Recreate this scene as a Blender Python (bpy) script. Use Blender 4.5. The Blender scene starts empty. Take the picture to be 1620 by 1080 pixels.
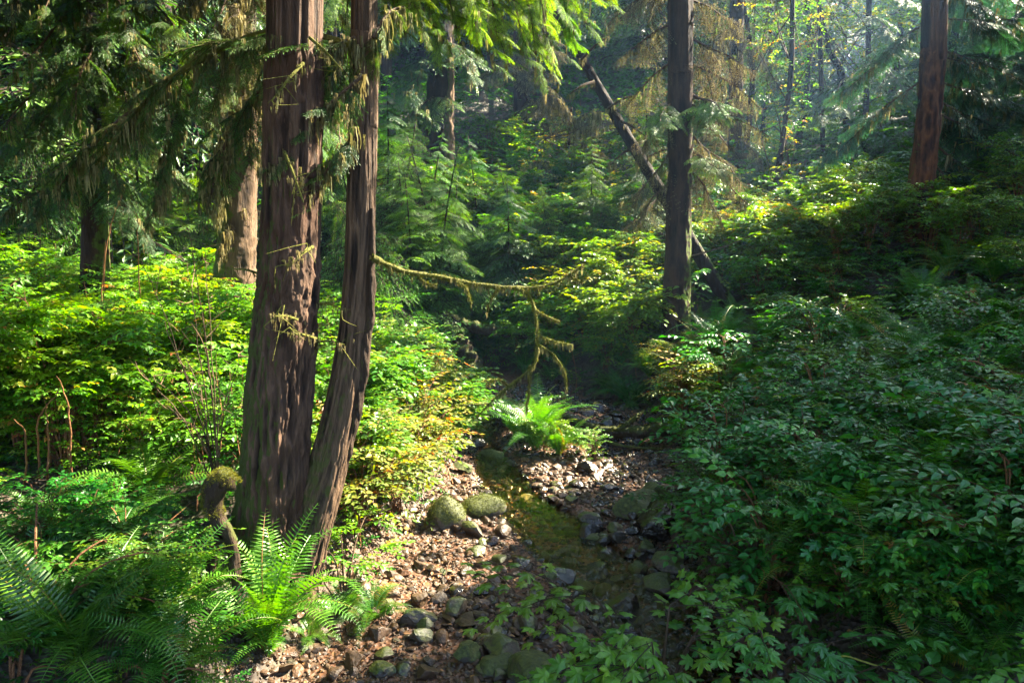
import bpy, math, random
import numpy as np
from mathutils import Vector
R = math.radians
rng = np.random.default_rng(11)
random.seed(5)
scn = bpy.context.scene
COL = scn.collection

# ------------------------------------------------------------------ camera, world, sun, exposure
CAMZ = 2.5; PITCH = 8.0
cam_d = bpy.data.cameras.new('camera'); cam = bpy.data.objects.new('camera', cam_d); COL.objects.link(cam)
cam.location = (0, 0, CAMZ); cam.rotation_euler = (R(90 - PITCH), 0, 0)
cam_d.sensor_width = 36; cam_d.lens = 24; cam_d.clip_start = 0.05; cam_d.clip_end = 800
scn.camera = cam
SUN_AZ, SUN_EL = 62.0, 41.0                      # azimuth from the view direction (+y) towards +x
SV = np.array([math.sin(R(SUN_AZ)) * math.cos(R(SUN_EL)), math.cos(R(SUN_AZ)) * math.cos(R(SUN_EL)), math.sin(R(SUN_EL))])
w = bpy.data.worlds.new('World'); scn.world = w; w.use_nodes = True
wn = w.node_tree
bg = wn.nodes['Background']
sky = wn.nodes.new('ShaderNodeTexSky'); sky.sky_type = 'NISHITA'; sky.sun_disc = False
sky.sun_elevation = R(SUN_EL); sky.sun_rotation = R(SUN_AZ)
wn.links.new(sky.outputs[0], bg.inputs[0]); bg.inputs[1].default_value = 0.07
sd = bpy.data.lights.new('sun', 'SUN'); so = bpy.data.objects.new('sun', sd); COL.objects.link(so)
sd.energy = 5.0; sd.angle = R(0.5); sd.color = (1.0, 0.89, 0.68)
so.rotation_euler = Vector(SV).to_track_quat('Z', 'Y').to_euler()
scn.view_settings.view_transform = 'Standard'; scn.view_settings.look = 'None'
scn.view_settings.exposure = 3.7; scn.view_settings.gamma = 1.0
scn.render.engine = 'CYCLES'
cy = scn.cycles
cy.max_bounces = 7; cy.diffuse_bounces = 4; cy.glossy_bounces = 2; cy.transmission_bounces = 4
cy.transparent_max_bounces = 6; cy.volume_bounces = 0; cy.caustics_reflective = False; cy.caustics_refractive = False
cy.sample_clamp_indirect = 4.0; cy.use_denoising = True

# ------------------------------------------------------------------ pixel (1620x1080) <-> world
_c, _s = math.cos(R(PITCH)), math.sin(R(PITCH))
def P(u, v, d):
    """the world point seen at pixel u, v whose world y is d"""
    a = (u - 810) / 1080; b = (540 - v) / 1080
    dx, dy, dz = a, _c + b * _s, -_s + b * _c
    k = d / dy
    return np.array([dx * k, d, CAMZ + dz * k])
def proj(p):
    p = np.atleast_2d(p); q = p - np.array([0, 0, CAMZ])
    f = q[:, 1] * _c - q[:, 2] * _s; up = q[:, 1] * _s + q[:, 2] * _c
    f = np.where(f < 0.05, 0.05, f)
    return 810 + 1080 * q[:, 0] / f, 540 - 1080 * up / f, f

# ------------------------------------------------------------------ noise
def _h(ix, iy, iz, seed):
    n = (ix.astype(np.int64) * 374761393 + iy.astype(np.int64) * 668265263 + iz.astype(np.int64) * 2147483647 + seed * 144269504) & 0xffffffff
    n = ((n ^ (n >> 13)) * 1274126177) & 0xffffffff
    n = ((n ^ (n >> 16)) * 2246822519) & 0xffffffff
    return ((n ^ (n >> 15)) & 0xffff) / 65535.0
def vnoise(p, seed=0):
    p = np.asarray(p, float); i = np.floor(p).astype(np.int64); f = p - i; f = f * f * (3 - 2 * f)
    out = 0
    for a in (0, 1):
        for b in (0, 1):
            for c in (0, 1):
                wgt = (f[:, 0] if a else 1 - f[:, 0]) * (f[:, 1] if b else 1 - f[:, 1]) * (f[:, 2] if c else 1 - f[:, 2])
                out = out + wgt * _h(i[:, 0] + a, i[:, 1] + b, i[:, 2] + c, seed)
    return out * 2 - 1
def fbm(p, oct=4, seed=0):
    p = np.asarray(p, float); s = 0; a = 0.5; t = 0
    for k in range(oct):
        s = s + a * vnoise(p * (2 ** k), seed + k * 17); t += a; a *= .5
    return s / t
def n2(x, y, sc, seed=0, oct=3):
    x = np.atleast_1d(x); y = np.atleast_1d(y)
    return fbm(np.stack([x * sc, y * sc, np.zeros_like(x)], 1), oct, seed)

# ------------------------------------------------------------------ terrain
def sstep(a, b, x):
    t = np.clip((x - a) / (b - a), 0, 1); return t * t * (3 - 2 * t)
YK = [0, 3, 4, 5.6, 7.5, 9.8, 11.3, 12.5, 20, 40]
CX = [.3, .15, .1, .2, .75, .7, -.1, -.6, -.6, 3]
CW = [1.5, 1.4, 1.35, 1.15, 1.4, 1.25, .6, .12, .05, .05]
WY = [3, 3.6, 4.55, 5.5, 6.5, 7.9, 10.6, 14]
WX = [1.45, 1.25, .9, .5, .02, -.28, -.5, -.8]
WW = [.36, .36, .40, .42, .32, .18, .16, .14]
def zcreek(y): return .03 * (y - 5)
def wmask(x, y):
    return sstep(1.25, .55, np.abs(x - np.interp(y, WY, WX)) / np.interp(y, WY, WW))
def ground(x, y, rough=True):
    x = np.atleast_1d(np.asarray(x, float)); y = np.atleast_1d(np.asarray(y, float))
    cx = np.interp(y, YK, CX); cw = np.interp(y, YK, CW)
    wob = .18 * n2(x * 0, y, .9, 3, 2)
    dl = np.maximum(0, (cx - cw + wob) - x); dr = np.maximum(0, x - (cx + cw + wob))
    zc = zcreek(y)
    left = .42 * sstep(0, .7, dl) + .10 * dl + .16 * np.maximum(0, dl - 5)
    rgt = .32 * sstep(0, .6, dr) + .27 * dr + .12 * np.maximum(0, dr - 4) - .24 * np.maximum(0, dr - 14)
    z = zc + left + rgt
    # the ravine wall behind, and the valley going on to the right of it
    k = sstep(6.0, 1.5, x - .18 * (y - 12))
    z = z + k * .52 * np.maximum(0, y - 12.2) * sstep(12, 15, y + 0 * x)
    z = z + (1 - k) * .10 * np.maximum(0, y - 14)
    z = z + .55 * np.maximum(0, y - 46)
    # mound under the two near trunks, island of ferns, stump
    z = z + .22 * np.exp(-(((x + 1.75) / .7) ** 2 + ((y - 4.7) / .7) ** 2))
    z = z + .22 * np.exp(-(((x - .42) / .5) ** 2 + ((y - 9.0) / .55) ** 2))
    z = z - .13 * wmask(x, y)
    z = z + .5 * sstep(2.6, .2, y)
    if rough:
        inch = sstep(.35, 0, dl) * sstep(.35, 0, dr)
        z = z + .035 * n2(x, y, 2.2, 7, 3) * (1 + 1.5 * (1 - inch)) + (1 - inch) * .16 * n2(x, y, .35, 9, 2)
    return z
def gz(x, y): return float(ground(x, y)[0])
def zwater(x, y): return zcreek(y) - .035

# ------------------------------------------------------------------ mesh buffer
class Buf:
    def __init__(self): self.V = []; self.R = []; self.L = []; self.N = []; self.M = []; self.n = 0
    def add(self, V, F, rnd=0.5, mat=0):
        """V (n,3); F a list of (m,k) index arrays"""
        V = np.asarray(V, np.float32); n = len(V)
        self.V.append(V); self.R.append(np.broadcast_to(np.asarray(rnd, np.float32), (n,)).copy())
        for f in F:
            f = np.asarray(f)
            if len(f) == 0: continue
            self.L.append((f + self.n).ravel().astype(np.int32)); self.N.append(np.full(len(f), f.shape[1], np.int32))
            self.M.append(np.full(len(f), mat, np.int32))
        self.n += n
    def put(self, tpl, B, T, rnd, mat=0):
        """instances of a template: B (m,3,3) with the axes as columns times scale, T (m,3), rnd (m,)"""
        V0, F0 = tpl[0], tpl[1]; r0 = tpl[2] if len(tpl) > 2 else None
        m = len(T)
        if m == 0: return
        B = np.asarray(B, np.float32); T = np.asarray(T, np.float32)
        V = np.einsum('mij,nj->mni', B, V0.astype(np.float32)) + T[:, None, :]
        n = len(V0)
        rr = np.broadcast_to(np.asarray(rnd, np.float32).reshape(-1, 1), (m, n))
        if r0 is not None: rr = np.clip(rr + r0[None, :], 0, 1)
        self.V.append(V.reshape(-1, 3)); self.R.append(rr.reshape(-1).astype(np.float32))
        off = (np.arange(m) * n + self.n)[:, None, None]
        for f in F0:
            g = (f[None] + off).reshape(-1, f.shape[1])
            self.L.append(g.ravel().astype(np.int32)); self.N.append(np.full(len(g), f.shape[1], np.int32))
            self.M.append(np.full(len(g), mat, np.int32))
        self.n += m * n
    def tpl(self):
        V = np.concatenate(self.V); Rr = np.concatenate(self.R)
        F = {}
        for l, nn in zip(self.L, self.N): F.setdefault(int(nn[0]), []).append(l.reshape(-1, int(nn[0])))
        return (V, [np.concatenate(v) for v in F.values()], Rr - .5)
    def build(self, name, mats, parent=None, smooth=False, loc=None):
        me = bpy.data.meshes.new(name)
        V = np.concatenate(self.V); L = np.concatenate(self.L); N = np.concatenate(self.N)
        if loc is not None: V = V - np.asarray(loc, np.float32)
        me.vertices.add(len(V)); me.vertices.foreach_set('co', V.astype(np.float32).ravel())
        me.loops.add(len(L)); me.loops.foreach_set('vertex_index', L)
        me.polygons.add(len(N)); st = np.concatenate([[0], np.cumsum(N)[:-1]]).astype(np.int32)
        me.polygons.foreach_set('loop_start', st)
        me.polygons.foreach_set('material_index', np.concatenate(self.M))
        me.polygons.foreach_set('use_smooth', np.full(len(N), smooth))
        at = me.attributes.new('rnd', 'FLOAT', 'POINT'); at.data.foreach_set('value', np.concatenate(self.R).astype(np.float32))
        me.update(calc_edges=True)
        for m in (mats if isinstance(mats, (list, tuple)) else [mats]): me.materials.append(m)
        o = bpy.data.objects.new(name, me); COL.objects.link(o)
        if parent is not None: o.parent = parent
        if loc is not None and parent is None: o.location = [float(a) for a in loc]
        return o
def axes(d, n):
    """(m,3) directions and rough normals -> (m,3,3) bases, columns x=d, y, z"""
    d = np.atleast_2d(d).astype(float); n = np.atleast_2d(n).astype(float)
    d = d / np.maximum(1e-9, np.linalg.norm(d, axis=1, keepdims=True))
    y = np.cross(n, d); y /= np.maximum(1e-9, np.linalg.norm(y, axis=1, keepdims=True))
    z = np.cross(d, y)
    return np.stack([d, y, z], axis=2)
def scl(B, s): return B * np.asarray(s, float).reshape(-1, 1, 1)
def yawdir(a, e=0): return np.stack([np.cos(a) * np.cos(e), np.sin(a) * np.cos(e), np.sin(e) + 0 * a], 1)
def mul(B1, B2): return np.einsum('mij,mjk->mik', B1, B2)

def tube(buf, pts, rad, sides=6, rnd=.5, mat=0, bump=0., seed=1, cap=True, fr=(6, 6, 6)):
    pts = np.asarray(pts, float); rad = np.broadcast_to(np.asarray(rad, float), (len(pts),))
    t = np.gradient(pts, axis=0); t /= np.maximum(1e-9, np.linalg.norm(t, axis=1, keepdims=True))
    ref = np.array([0, 0, 1.]) if abs(t[:, 2]).mean() < .8 else np.array([0, 1., 0])
    a = np.cross(t, ref); a /= np.maximum(1e-9, np.linalg.norm(a, axis=1, keepdims=True)); b = np.cross(t, a)
    th = np.arange(sides) / sides * 2 * np.pi
    ring = (np.cos(th)[None, :, None] * a[:, None, :] + np.sin(th)[None, :, None] * b[:, None, :])
    V = pts[:, None, :] + ring * rad[:, None, None]
    V = V.reshape(-1, 3)
    if bump:
        nn = fbm(V * np.array(fr), 3, seed)
        V = V + ring.reshape(-1, 3) * (nn * bump * np.repeat(rad, sides))[:, None]
    m = len(pts)
    i = np.arange(m - 1)[:, None] * sides; j = np.arange(sides)[None, :]; j2 = (j + 1) % sides
    F = np.stack([i + j, i + j2, i + sides + j2, i + sides + j], 2).reshape(-1, 4)
    Fs = [F]
    if cap and sides in (3, 4): Fs.append(np.array([np.arange(sides) + (m - 1) * sides]))
    elif cap:
        V = np.concatenate([V, pts[-1:] + t[-1:] * rad[-1]]); k = len(V) - 1; q = np.arange(sides)
        Fs.append(np.stack([(m - 1) * sides + q, (m - 1) * sides + (q + 1) % sides, np.full(sides, k)], 1))
    buf.add(V, Fs, rnd, mat)
def curve(ctrl, n):
    """Catmull-Rom through the control points"""
    c = np.asarray(ctrl, float); c = np.concatenate([2 * c[:1] - c[1:2], c, 2 * c[-1:] - c[-2:-1]])
    u = np.linspace(0, len(c) - 3 - 1e-6, n); i = u.astype(int); f = (u - i)[:, None]
    p0, p1, p2, p3 = c[i], c[i + 1], c[i + 2], c[i + 3]
    return .5 * (2 * p1 + (p2 - p0) * f + (2 * p0 - 5 * p1 + 4 * p2 - p3) * f ** 2 + (3 * p1 - p0 - 3 * p2 + p3) * f ** 3)

# ------------------------------------------------------------------ materials
def nodes(name):
    m = bpy.data.materials.new(name); m.use_nodes = True; nt = m.node_tree
    return m, nt, nt.nodes, nt.links, nt.nodes['Principled BSDF'], nt.nodes['Material Output']
def N_(ns, t, **k):
    n = ns.new(t)
    for a, b in k.items(): setattr(n, a, b)
    return n
def ramp(ns, stops, interp='LINEAR'):
    r = ns.new('ShaderNodeValToRGB'); r.color_ramp.interpolation = interp
    while len(r.color_ramp.elements) < len(stops): r.color_ramp.elements.new(.5)
    for e, (p, c) in zip(r.color_ramp.elements, stops): e.position = p; e.color = (*c, 1)
    return r
def foliage_mat(name, stops, trans=.4, rough=.42, spec=.5, tboost=1.6, spots=True):
    m, nt, ns, ln, bs, out = nodes(name)
    at = N_(ns, 'ShaderNodeAttribute', attribute_name='rnd')
    rp = ramp(ns, stops); ln.new(at.outputs['Fac'], rp.inputs[0])
    col = rp.outputs[0]
    oi = ns.new('ShaderNodeObjectInfo')
    hs = ns.new('ShaderNodeHueSaturation'); ln.new(col, hs.inputs['Color'])
    mr = ns.new('ShaderNodeMapRange'); ln.new(oi.outputs['Random'], mr.inputs[0]); mr.inputs[3].default_value = .482; mr.inputs[4].default_value = .518
    ln.new(mr.outputs[0], hs.inputs['Hue']); col = hs.outputs[0]
    if spots:
        g = ns.new('ShaderNodeNewGeometry')
        nz = ns.new('ShaderNodeTexNoise'); nz.inputs['Scale'].default_value = 38; nz.inputs['Detail'].default_value = 3
        ln.new(g.outputs['Position'], nz.inputs['Vector'])
        mr2 = ns.new('ShaderNodeMapRange'); ln.new(nz.outputs[0], mr2.inputs[0]); mr2.inputs[1].default_value = .3; mr2.inputs[2].default_value = .7
        mr2.inputs[3].default_value = .72; mr2.inputs[4].default_value = 1.25
        ln.new(mr2.outputs[0], hs.inputs['Value'])
    ln.new(col, bs.inputs['Base Color']); bs.inputs['Roughness'].default_value = rough
    bs.inputs['Specular IOR Level'].default_value = spec
    if trans > 0:
        tr = ns.new('ShaderNodeBsdfTranslucent')
        h2 = ns.new('ShaderNodeHueSaturation'); ln.new(col, h2.inputs['Color']); h2.inputs['Hue'].default_value = .487; h2.inputs['Saturation'].default_value = 1.15; h2.inputs['Value'].default_value = tboost
        ln.new(h2.outputs[0], tr.inputs['Color'])
        mx = ns.new('ShaderNodeMixShader'); mx.inputs[0].default_value = trans
        ln.new(bs.outputs[0], mx.inputs[1]); ln.new(tr.outputs[0], mx.inputs[2]); ln.new(mx.outputs[0], out.inputs[0])
    return m
def bark_mat(name, dark, light, moss=(.07, .10, .012), moss_amt=0., red=None, mossdir=(-1, -.3, 0), mossz=(0., 3.)):
    m, nt, ns, ln, bs, out = nodes(name)
    at = N_(ns, 'ShaderNodeAttribute', attribute_name='rnd')
    g = ns.new('ShaderNodeNewGeometry')
    mp = ns.new('ShaderNodeMapping'); mp.inputs['Scale'].default_value = (34, 34, 6); ln.new(g.outputs['Position'], mp.inputs[0])
    nz = ns.new('ShaderNodeTexNoise'); nz.inputs['Scale'].default_value = 1; nz.inputs['Detail'].default_value = 6; nz.inputs['Roughness'].default_value = .65
    ln.new(mp.outputs[0], nz.inputs['Vector'])
    rp = ramp(ns, [(.40, dark), (.62, tuple(.35 * q + .65 * w_ for q, w_ in zip(light, dark))), (.86, light)]); 
    ad = N_(ns, 'ShaderNodeMath', operation='MULTIPLY_ADD'); ln.new(at.outputs['Fac'], ad.inputs[0]); ad.inputs[1].default_value = .75
    sc = N_(ns, 'ShaderNodeMath', operation='MULTIPLY'); ln.new(nz.outputs[0], sc.inputs[0]); sc.inputs[1].default_value = .55
    ln.new(sc.outputs[0], ad.inputs[2]); ln.new(ad.outputs[0], rp.inputs[0])
    col = rp.outputs[0]
    big = ns.new('ShaderNodeTexNoise'); big.inputs['Scale'].default_value = 2.2; big.inputs['Detail'].default_value = 5; ln.new(g.outputs['Position'], big.inputs['Vector'])
    if red:
        mxr = N_(ns, 'ShaderNodeMix', data_type='RGBA'); rr = ramp(ns, [(.45, (0, 0, 0)), (.65, (1, 1, 1))]); ln.new(big.outputs[0], rr.inputs[0])
        ln.new(rr.outputs[0], mxr.inputs['Factor']); ln.new(col, mxr.inputs['A']); mxr.inputs['B'].default_value = (*red, 1); col = mxr.outputs['Result']
    if moss_amt > 0:
        dt = N_(ns, 'ShaderNodeVectorMath', operation='DOT_PRODUCT'); ln.new(g.outputs['Normal'], dt.inputs[0])
        v = Vector(mossdir).normalized(); dt.inputs[1].default_value = v
        fine = ns.new('ShaderNodeTexNoise'); fine.inputs['Scale'].default_value = 14; fine.inputs['Detail'].default_value = 6; ln.new(g.outputs['Position'], fine.inputs['Vector'])
        sx = ns.new('ShaderNodeSeparateXYZ'); ln.new(g.outputs['Position'], sx.inputs[0])
        mz = ns.new('ShaderNodeMapRange'); ln.new(sx.outputs[2], mz.inputs[0]); mz.inputs[1].default_value = mossz[1]; mz.inputs[2].default_value = mossz[0]; mz.inputs[3].default_value = 0; mz.inputs[4].default_value = 1
        a1 = N_(ns, 'ShaderNodeMath', operation='MULTIPLY_ADD'); ln.new(dt.outputs['Value'], a1.inputs[0]); a1.inputs[1].default_value = .55; ln.new(fine.outputs[0], a1.inputs[2])
        a2 = N_(ns, 'ShaderNodeMath', operation='MULTIPLY_ADD'); ln.new(mz.outputs[0], a2.inputs[0]); a2.inputs[1].default_value = .45; ln.new(a1.outputs[0], a2.inputs[2])
        th = ns.new('ShaderNodeMapRange'); ln.new(a2.outputs[0], th.inputs[0]); c0 = 1.35 - moss_amt; th.inputs[1].default_value = c0; th.inputs[2].default_value = c0 + .16
        mx = N_(ns, 'ShaderNodeMix', data_type='RGBA'); ln.new(th.outputs[0], mx.inputs['Factor']); ln.new(col, mx.inputs['A']); mx.inputs['B'].default_value = (*moss, 1)
        col = mx.outputs['Result']
    ln.new(col, bs.inputs['Base Color']); bs.inputs['Roughness'].default_value = .85; bs.inputs['Specular IOR Level'].default_value = .25
    bp = ns.new('ShaderNodeBump'); bp.inputs['Strength'].default_value = 1; bp.inputs['Distance'].default_value = .035
    ln.new(nz.outputs[0], bp.inputs['Height']); ln.new(bp.outputs[0], bs.inputs['Normal'])
    return m
def stone_mat(name, stops, moss_amt=0., wet=.55):
    m, nt, ns, ln, bs, out = nodes(name)
    at = N_(ns, 'ShaderNodeAttribute', attribute_name='rnd'); oi = ns.new('ShaderNodeObjectInfo')
    ad = N_(ns, 'ShaderNodeMath', operation='ADD'); ln.new(at.outputs['Fac'], ad.inputs[0]); ln.new(oi.outputs['Random'], ad.inputs[1])
    fr = N_(ns, 'ShaderNodeMath', operation='FRACT'); ln.new(ad.outputs[0], fr.inputs[0])
    rp = ramp(ns, stops); ln.new(fr.outputs[0], rp.inputs[0])
    g = ns.new('ShaderNodeNewGeometry')
    nz = ns.new('ShaderNodeTexNoise'); nz.inputs['Scale'].default_value = 45; nz.inputs['Detail'].default_value = 6; ln.new(g.outputs['Position'], nz.inputs['Vector'])
    hs = ns.new('ShaderNodeHueSaturation'); ln.new(rp.outputs[0], hs.inputs['Color'])
    mr = ns.new('ShaderNodeMapRange'); ln.new(nz.outputs[0], mr.inputs[0]); mr.inputs[1].default_value = .3; mr.inputs[2].default_value = .7; mr.inputs[3].default_value = .55; mr.inputs[4].default_value = 1.4
    ln.new(mr.outputs[0], hs.inputs['Value']); col = hs.outputs[0]
    if moss_amt:
        sx = ns.new('ShaderNodeSeparateXYZ'); ln.new(g.outputs['Normal'], sx.inputs[0])
        n2_ = ns.new('ShaderNodeTexNoise'); n2_.inputs['Scale'].default_value = 9; n2_.inputs['Detail'].default_value = 7; ln.new(g.outputs['Position'], n2_.inputs['Vector'])
        a = N_(ns, 'ShaderNodeMath', operation='MULTIPLY_ADD'); ln.new(sx.outputs[2], a.inputs[0]); a.inputs[1].default_value = .5; ln.new(n2_.outputs[0], a.inputs[2])
        th = ns.new('ShaderNodeMapRange'); ln.new(a.outputs[0], th.inputs[0]); c0 = 1.1 - moss_amt; th.inputs[1].default_value = c0; th.inputs[2].default_value = c0 + .14
        mx = N_(ns, 'ShaderNodeMix', data_type='RGBA'); ln.new(th.outputs[0], mx.inputs['Factor']); ln.new(col, mx.inputs['A'])
        mrp = ramp(ns, [(.3, (.02, .026, .004)), (.7, (.075, .085, .012))]); ln.new(nz.outputs[0], mrp.inputs[0]); ln.new(mrp.outputs[0], mx.inputs['B']); col = mx.outputs['Result']
    ln.new(col, bs.inputs['Base Color']); bs.inputs['Roughness'].default_value = wet; bs.inputs['Specular IOR Level'].default_value = .5
    bp = ns.new('ShaderNodeBump'); bp.inputs['Strength'].default_value = .6; bp.inputs['Distance'].default_value = .012; ln.new(nz.outputs[0], bp.inputs['Height']); ln.new(bp.outputs[0], bs.inputs['Normal'])
    return m
G = {}
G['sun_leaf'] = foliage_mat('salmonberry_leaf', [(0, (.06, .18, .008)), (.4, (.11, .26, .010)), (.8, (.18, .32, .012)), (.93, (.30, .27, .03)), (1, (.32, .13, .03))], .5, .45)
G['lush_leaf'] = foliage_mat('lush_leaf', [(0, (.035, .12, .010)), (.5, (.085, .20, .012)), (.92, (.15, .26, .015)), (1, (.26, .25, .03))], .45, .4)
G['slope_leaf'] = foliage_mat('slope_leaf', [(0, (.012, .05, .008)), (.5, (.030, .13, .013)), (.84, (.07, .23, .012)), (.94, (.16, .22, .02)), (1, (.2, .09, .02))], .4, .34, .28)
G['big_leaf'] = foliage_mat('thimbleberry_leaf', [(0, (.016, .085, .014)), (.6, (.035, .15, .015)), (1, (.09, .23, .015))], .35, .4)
G['autumn_leaf'] = foliage_mat('autumn_leaf', [(0, (.06, .14, .02)), (.4, (.14, .20, .02)), (.7, (.30, .26, .04)), (1, (.36, .12, .04))], .45, .5)
G['maple_leaf'] = foliage_mat('maple_leaf', [(0, (.03, .10, .015)), (.5, (.07, .15, .02)), (.9, (.2, .2, .03)), (1, (.3, .16, .03))], .5, .5)
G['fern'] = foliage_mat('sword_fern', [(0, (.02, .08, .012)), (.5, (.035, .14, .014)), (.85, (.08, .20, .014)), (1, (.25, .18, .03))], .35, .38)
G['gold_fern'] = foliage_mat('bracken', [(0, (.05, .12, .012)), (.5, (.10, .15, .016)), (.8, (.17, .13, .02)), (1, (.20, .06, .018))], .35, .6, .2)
G['fresh_fern'] = foliage_mat('bright_sword_fern', [(0, (.035, .13, .010)), (.5, (.06, .20, .014)), (.85, (.11, .26, .018)), (1, (.25, .12, .03))], .42, .45)  # lighter green than the other sword ferns
G['needle'] = foliage_mat('hemlock_needles', [(0, (.012, .055, .010)), (.5, (.03, .11, .014)), (1, (.09, .20, .02))], .25, .5)
G['young_needle'] = foliage_mat('young_hemlock_needles', [(0, (.03, .10, .012)), (.5, (.055, .17, .016)), (1, (.12, .25, .03))], .4, .5)
G['needle_lit'] = foliage_mat('sunlit_hemlock_needles', [(0, (.06, .17, .014)), (.5, (.11, .25, .015)), (1, (.2, .33, .03))], .55, .5)  # sunlit copy of the hemlock needles: sunlight put into a lighter colour
G['needle_blue'] = foliage_mat('spruce_needles', [(0, (.015, .05, .022)), (.5, (.025, .085, .035)), (1, (.05, .13, .05))], .25, .42)
G['lichen'] = foliage_mat('hanging_moss', [(0, (.07, .068, .025)), (.5, (.15, .14, .055)), (1, (.28, .25, .12))], .35, .8, .2)
G['moss'] = foliage_mat('green_moss', [(0, (.025, .033, .004)), (.5, (.06, .07, .008)), (1, (.12, .13, .02))], .25, .85, .15)
G['bright_moss'] = foliage_mat('bright_moss', [(0, (.05, .06, .006)), (.5, (.11, .125, .012)), (1, (.19, .20, .03))], .3, .85, .15)
G['twig'] = bark_mat('twig_bark', (.03, .018, .010), (.13, .08, .045))
G['red_twig'] = bark_mat('red_cane_bark', (.07, .03, .012), (.24, .11, .045))
G['bark_big'] = bark_mat('spruce_bark', (.008, .004, .0025), (.12, .068, .042), moss_amt=.40, mossdir=(-1, -.25, 0), mossz=(.2, 3.2), moss=(.05, .06, .010), red=(.05, .022, .011))
G['bark_slim'] = bark_mat('hemlock_bark', (.010, .0055, .003), (.13, .078, .045), moss_amt=.10, mossdir=(-.4, -1, 0), mossz=(.2, 3.0), moss=(.06, .06, .015))
G['bark_dark'] = bark_mat('dark_bark', (.008, .0045, .003), (.060, .031, .017), moss_amt=.25, mossdir=(1, -.3, 0), mossz=(0, 5))
G['bark_red'] = bark_mat('red_bark', (.02, .008, .004), (.14, .055, .024), moss_amt=.15, mossdir=(-1, 0, 0), mossz=(0, 5))
G['bark_pale'] = bark_mat('pale_bark', (.035, .022, .014), (.16, .10, .06), moss_amt=.4, mossdir=(-1, -.5, 0), mossz=(0, 5))
G['log'] = bark_mat('rotten_wood', (.010, .006, .004), (.07, .042, .022), moss_amt=.40, mossdir=(0, 0, 1), mossz=(0, 3), moss=(.045, .052, .008))
G['moss_limb'] = bark_mat('mossy_limb', (.05, .045, .008), (.15, .15, .02), moss_amt=.2, mossdir=(0, 0, 1), mossz=(0, 5), moss=(.07, .07, .014))
G['stone'] = stone_mat('creek_stone', [(0, (.045, .022, .009)), (.3, (.052, .026, .009)), (.5, (.036, .021, .009)), (.7, (.07, .038, .014)), (.85, (.075, .027, .009)), (1, (.05, .04, .02))])
G['wet_stone'] = stone_mat('wet_stone', [(0, (.014, .011, .008)), (.5, (.03, .019, .012)), (1, (.035, .028, .02))], .12, .22)
G['moss_stone'] = stone_mat('mossy_stone', [(0, (.03, .02, .013)), (.5, (.05, .033, .02)), (1, (.06, .045, .03))], .36, .5)
G['moss_rock'] = stone_mat('moss_covered_stone', [(0, (.05, .04, .03)), (1, (.07, .055, .04))], .62, .75)

# ground: soil, litter and moss; gravel bed near the creek
def ground_material():
    m, nt, ns, ln, bs, out = nodes('forest_floor')
    at = N_(ns, 'ShaderNodeAttribute', attribute_name='rnd'); g = ns.new('ShaderNodeNewGeometry')
    n1 = ns.new('ShaderNodeTexNoise'); n1.inputs['Scale'].default_value = 3; n1.inputs['Detail'].default_value = 8; ln.new(g.outputs['Position'], n1.inputs['Vector'])
    vo = ns.new('ShaderNodeTexVoronoi'); vo.inputs['Scale'].default_value = 26; ln.new(g.outputs['Position'], vo.inputs['Vector'])
    soil = ramp(ns, [(.3, (.018, .012, .008)), (.5, (.04, .026, .014)), (.62, (.03, .04, .01)), (.75, (.06, .035, .02))]); ln.new(n1.outputs[0], soil.inputs[0])
    bed = ramp(ns, [(0, (.04, .017, .007)), (.4, (.09, .038, .014)), (.7, (.12, .045, .015)), (1, (.06, .035, .014))]); ln.new(vo.outputs['Color'], bed.inputs[0])
    mx = N_(ns, 'ShaderNodeMix', data_type='RGBA'); ln.new(at.outputs['Fac'], mx.inputs['Factor']); ln.new(soil.outputs[0], mx.inputs['A']); ln.new(bed.outputs[0], mx.inputs['B'])
    ln.new(mx.outputs['Result'], bs.inputs['Base Color']); bs.inputs['Roughness'].default_value = .7
    bp = ns.new('ShaderNodeBump'); bp.inputs['Strength'].default_value = .8; bp.inputs['Distance'].default_value = .03; ln.new(vo.outputs['Distance'], bp.inputs['Height']); ln.new(bp.outputs[0], bs.inputs['Normal'])
    return m
def water_material():
    m, nt, ns, ln, bs, out = nodes('creek_water')
    g = ns.new('ShaderNodeNewGeometry')
    mp = ns.new('ShaderNodeMapping'); mp.inputs['Scale'].default_value = (9, 5, 9); ln.new(g.outputs['Position'], mp.inputs[0])
    nz = ns.new('ShaderNodeTexNoise'); nz.inputs['Scale'].default_value = 2.5; nz.inputs['Detail'].default_value = 4; ln.new(mp.outputs[0], nz.inputs['Vector'])
    bp = ns.new('ShaderNodeBump'); bp.inputs['Strength'].default_value = .55; bp.inputs['Distance'].default_value = .02; ln.new(nz.outputs[0], bp.inputs['Height'])
    gl = ns.new('ShaderNodeBsdfGlossy'); gl.inputs['Roughness'].default_value = .05; ln.new(bp.outputs[0], gl.inputs['Normal'])
    tr = ns.new('ShaderNodeBsdfTransparent'); tr.inputs[0].default_value = (.95, .80, .56, 1)
    fr = ns.new('ShaderNodeFresnel'); fr.inputs[0].default_value = 1.33; ln.new(bp.outputs[0], fr.inputs['Normal'])
    mr = ns.new('ShaderNodeMapRange'); ln.new(fr.outputs[0], mr.inputs[0]); mr.inputs[3].default_value = .05; mr.inputs[4].default_value = 1.0
    mx = ns.new('ShaderNodeMixShader'); ln.new(mr.outputs[0], mx.inputs[0]); ln.new(tr.outputs[0], mx.inputs[1]); ln.new(gl.outputs[0], mx.inputs[2]); ln.new(mx.outputs[0], out.inputs[0])
    return m
G['ground'] = ground_material(); G['water'] = water_material()

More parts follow.
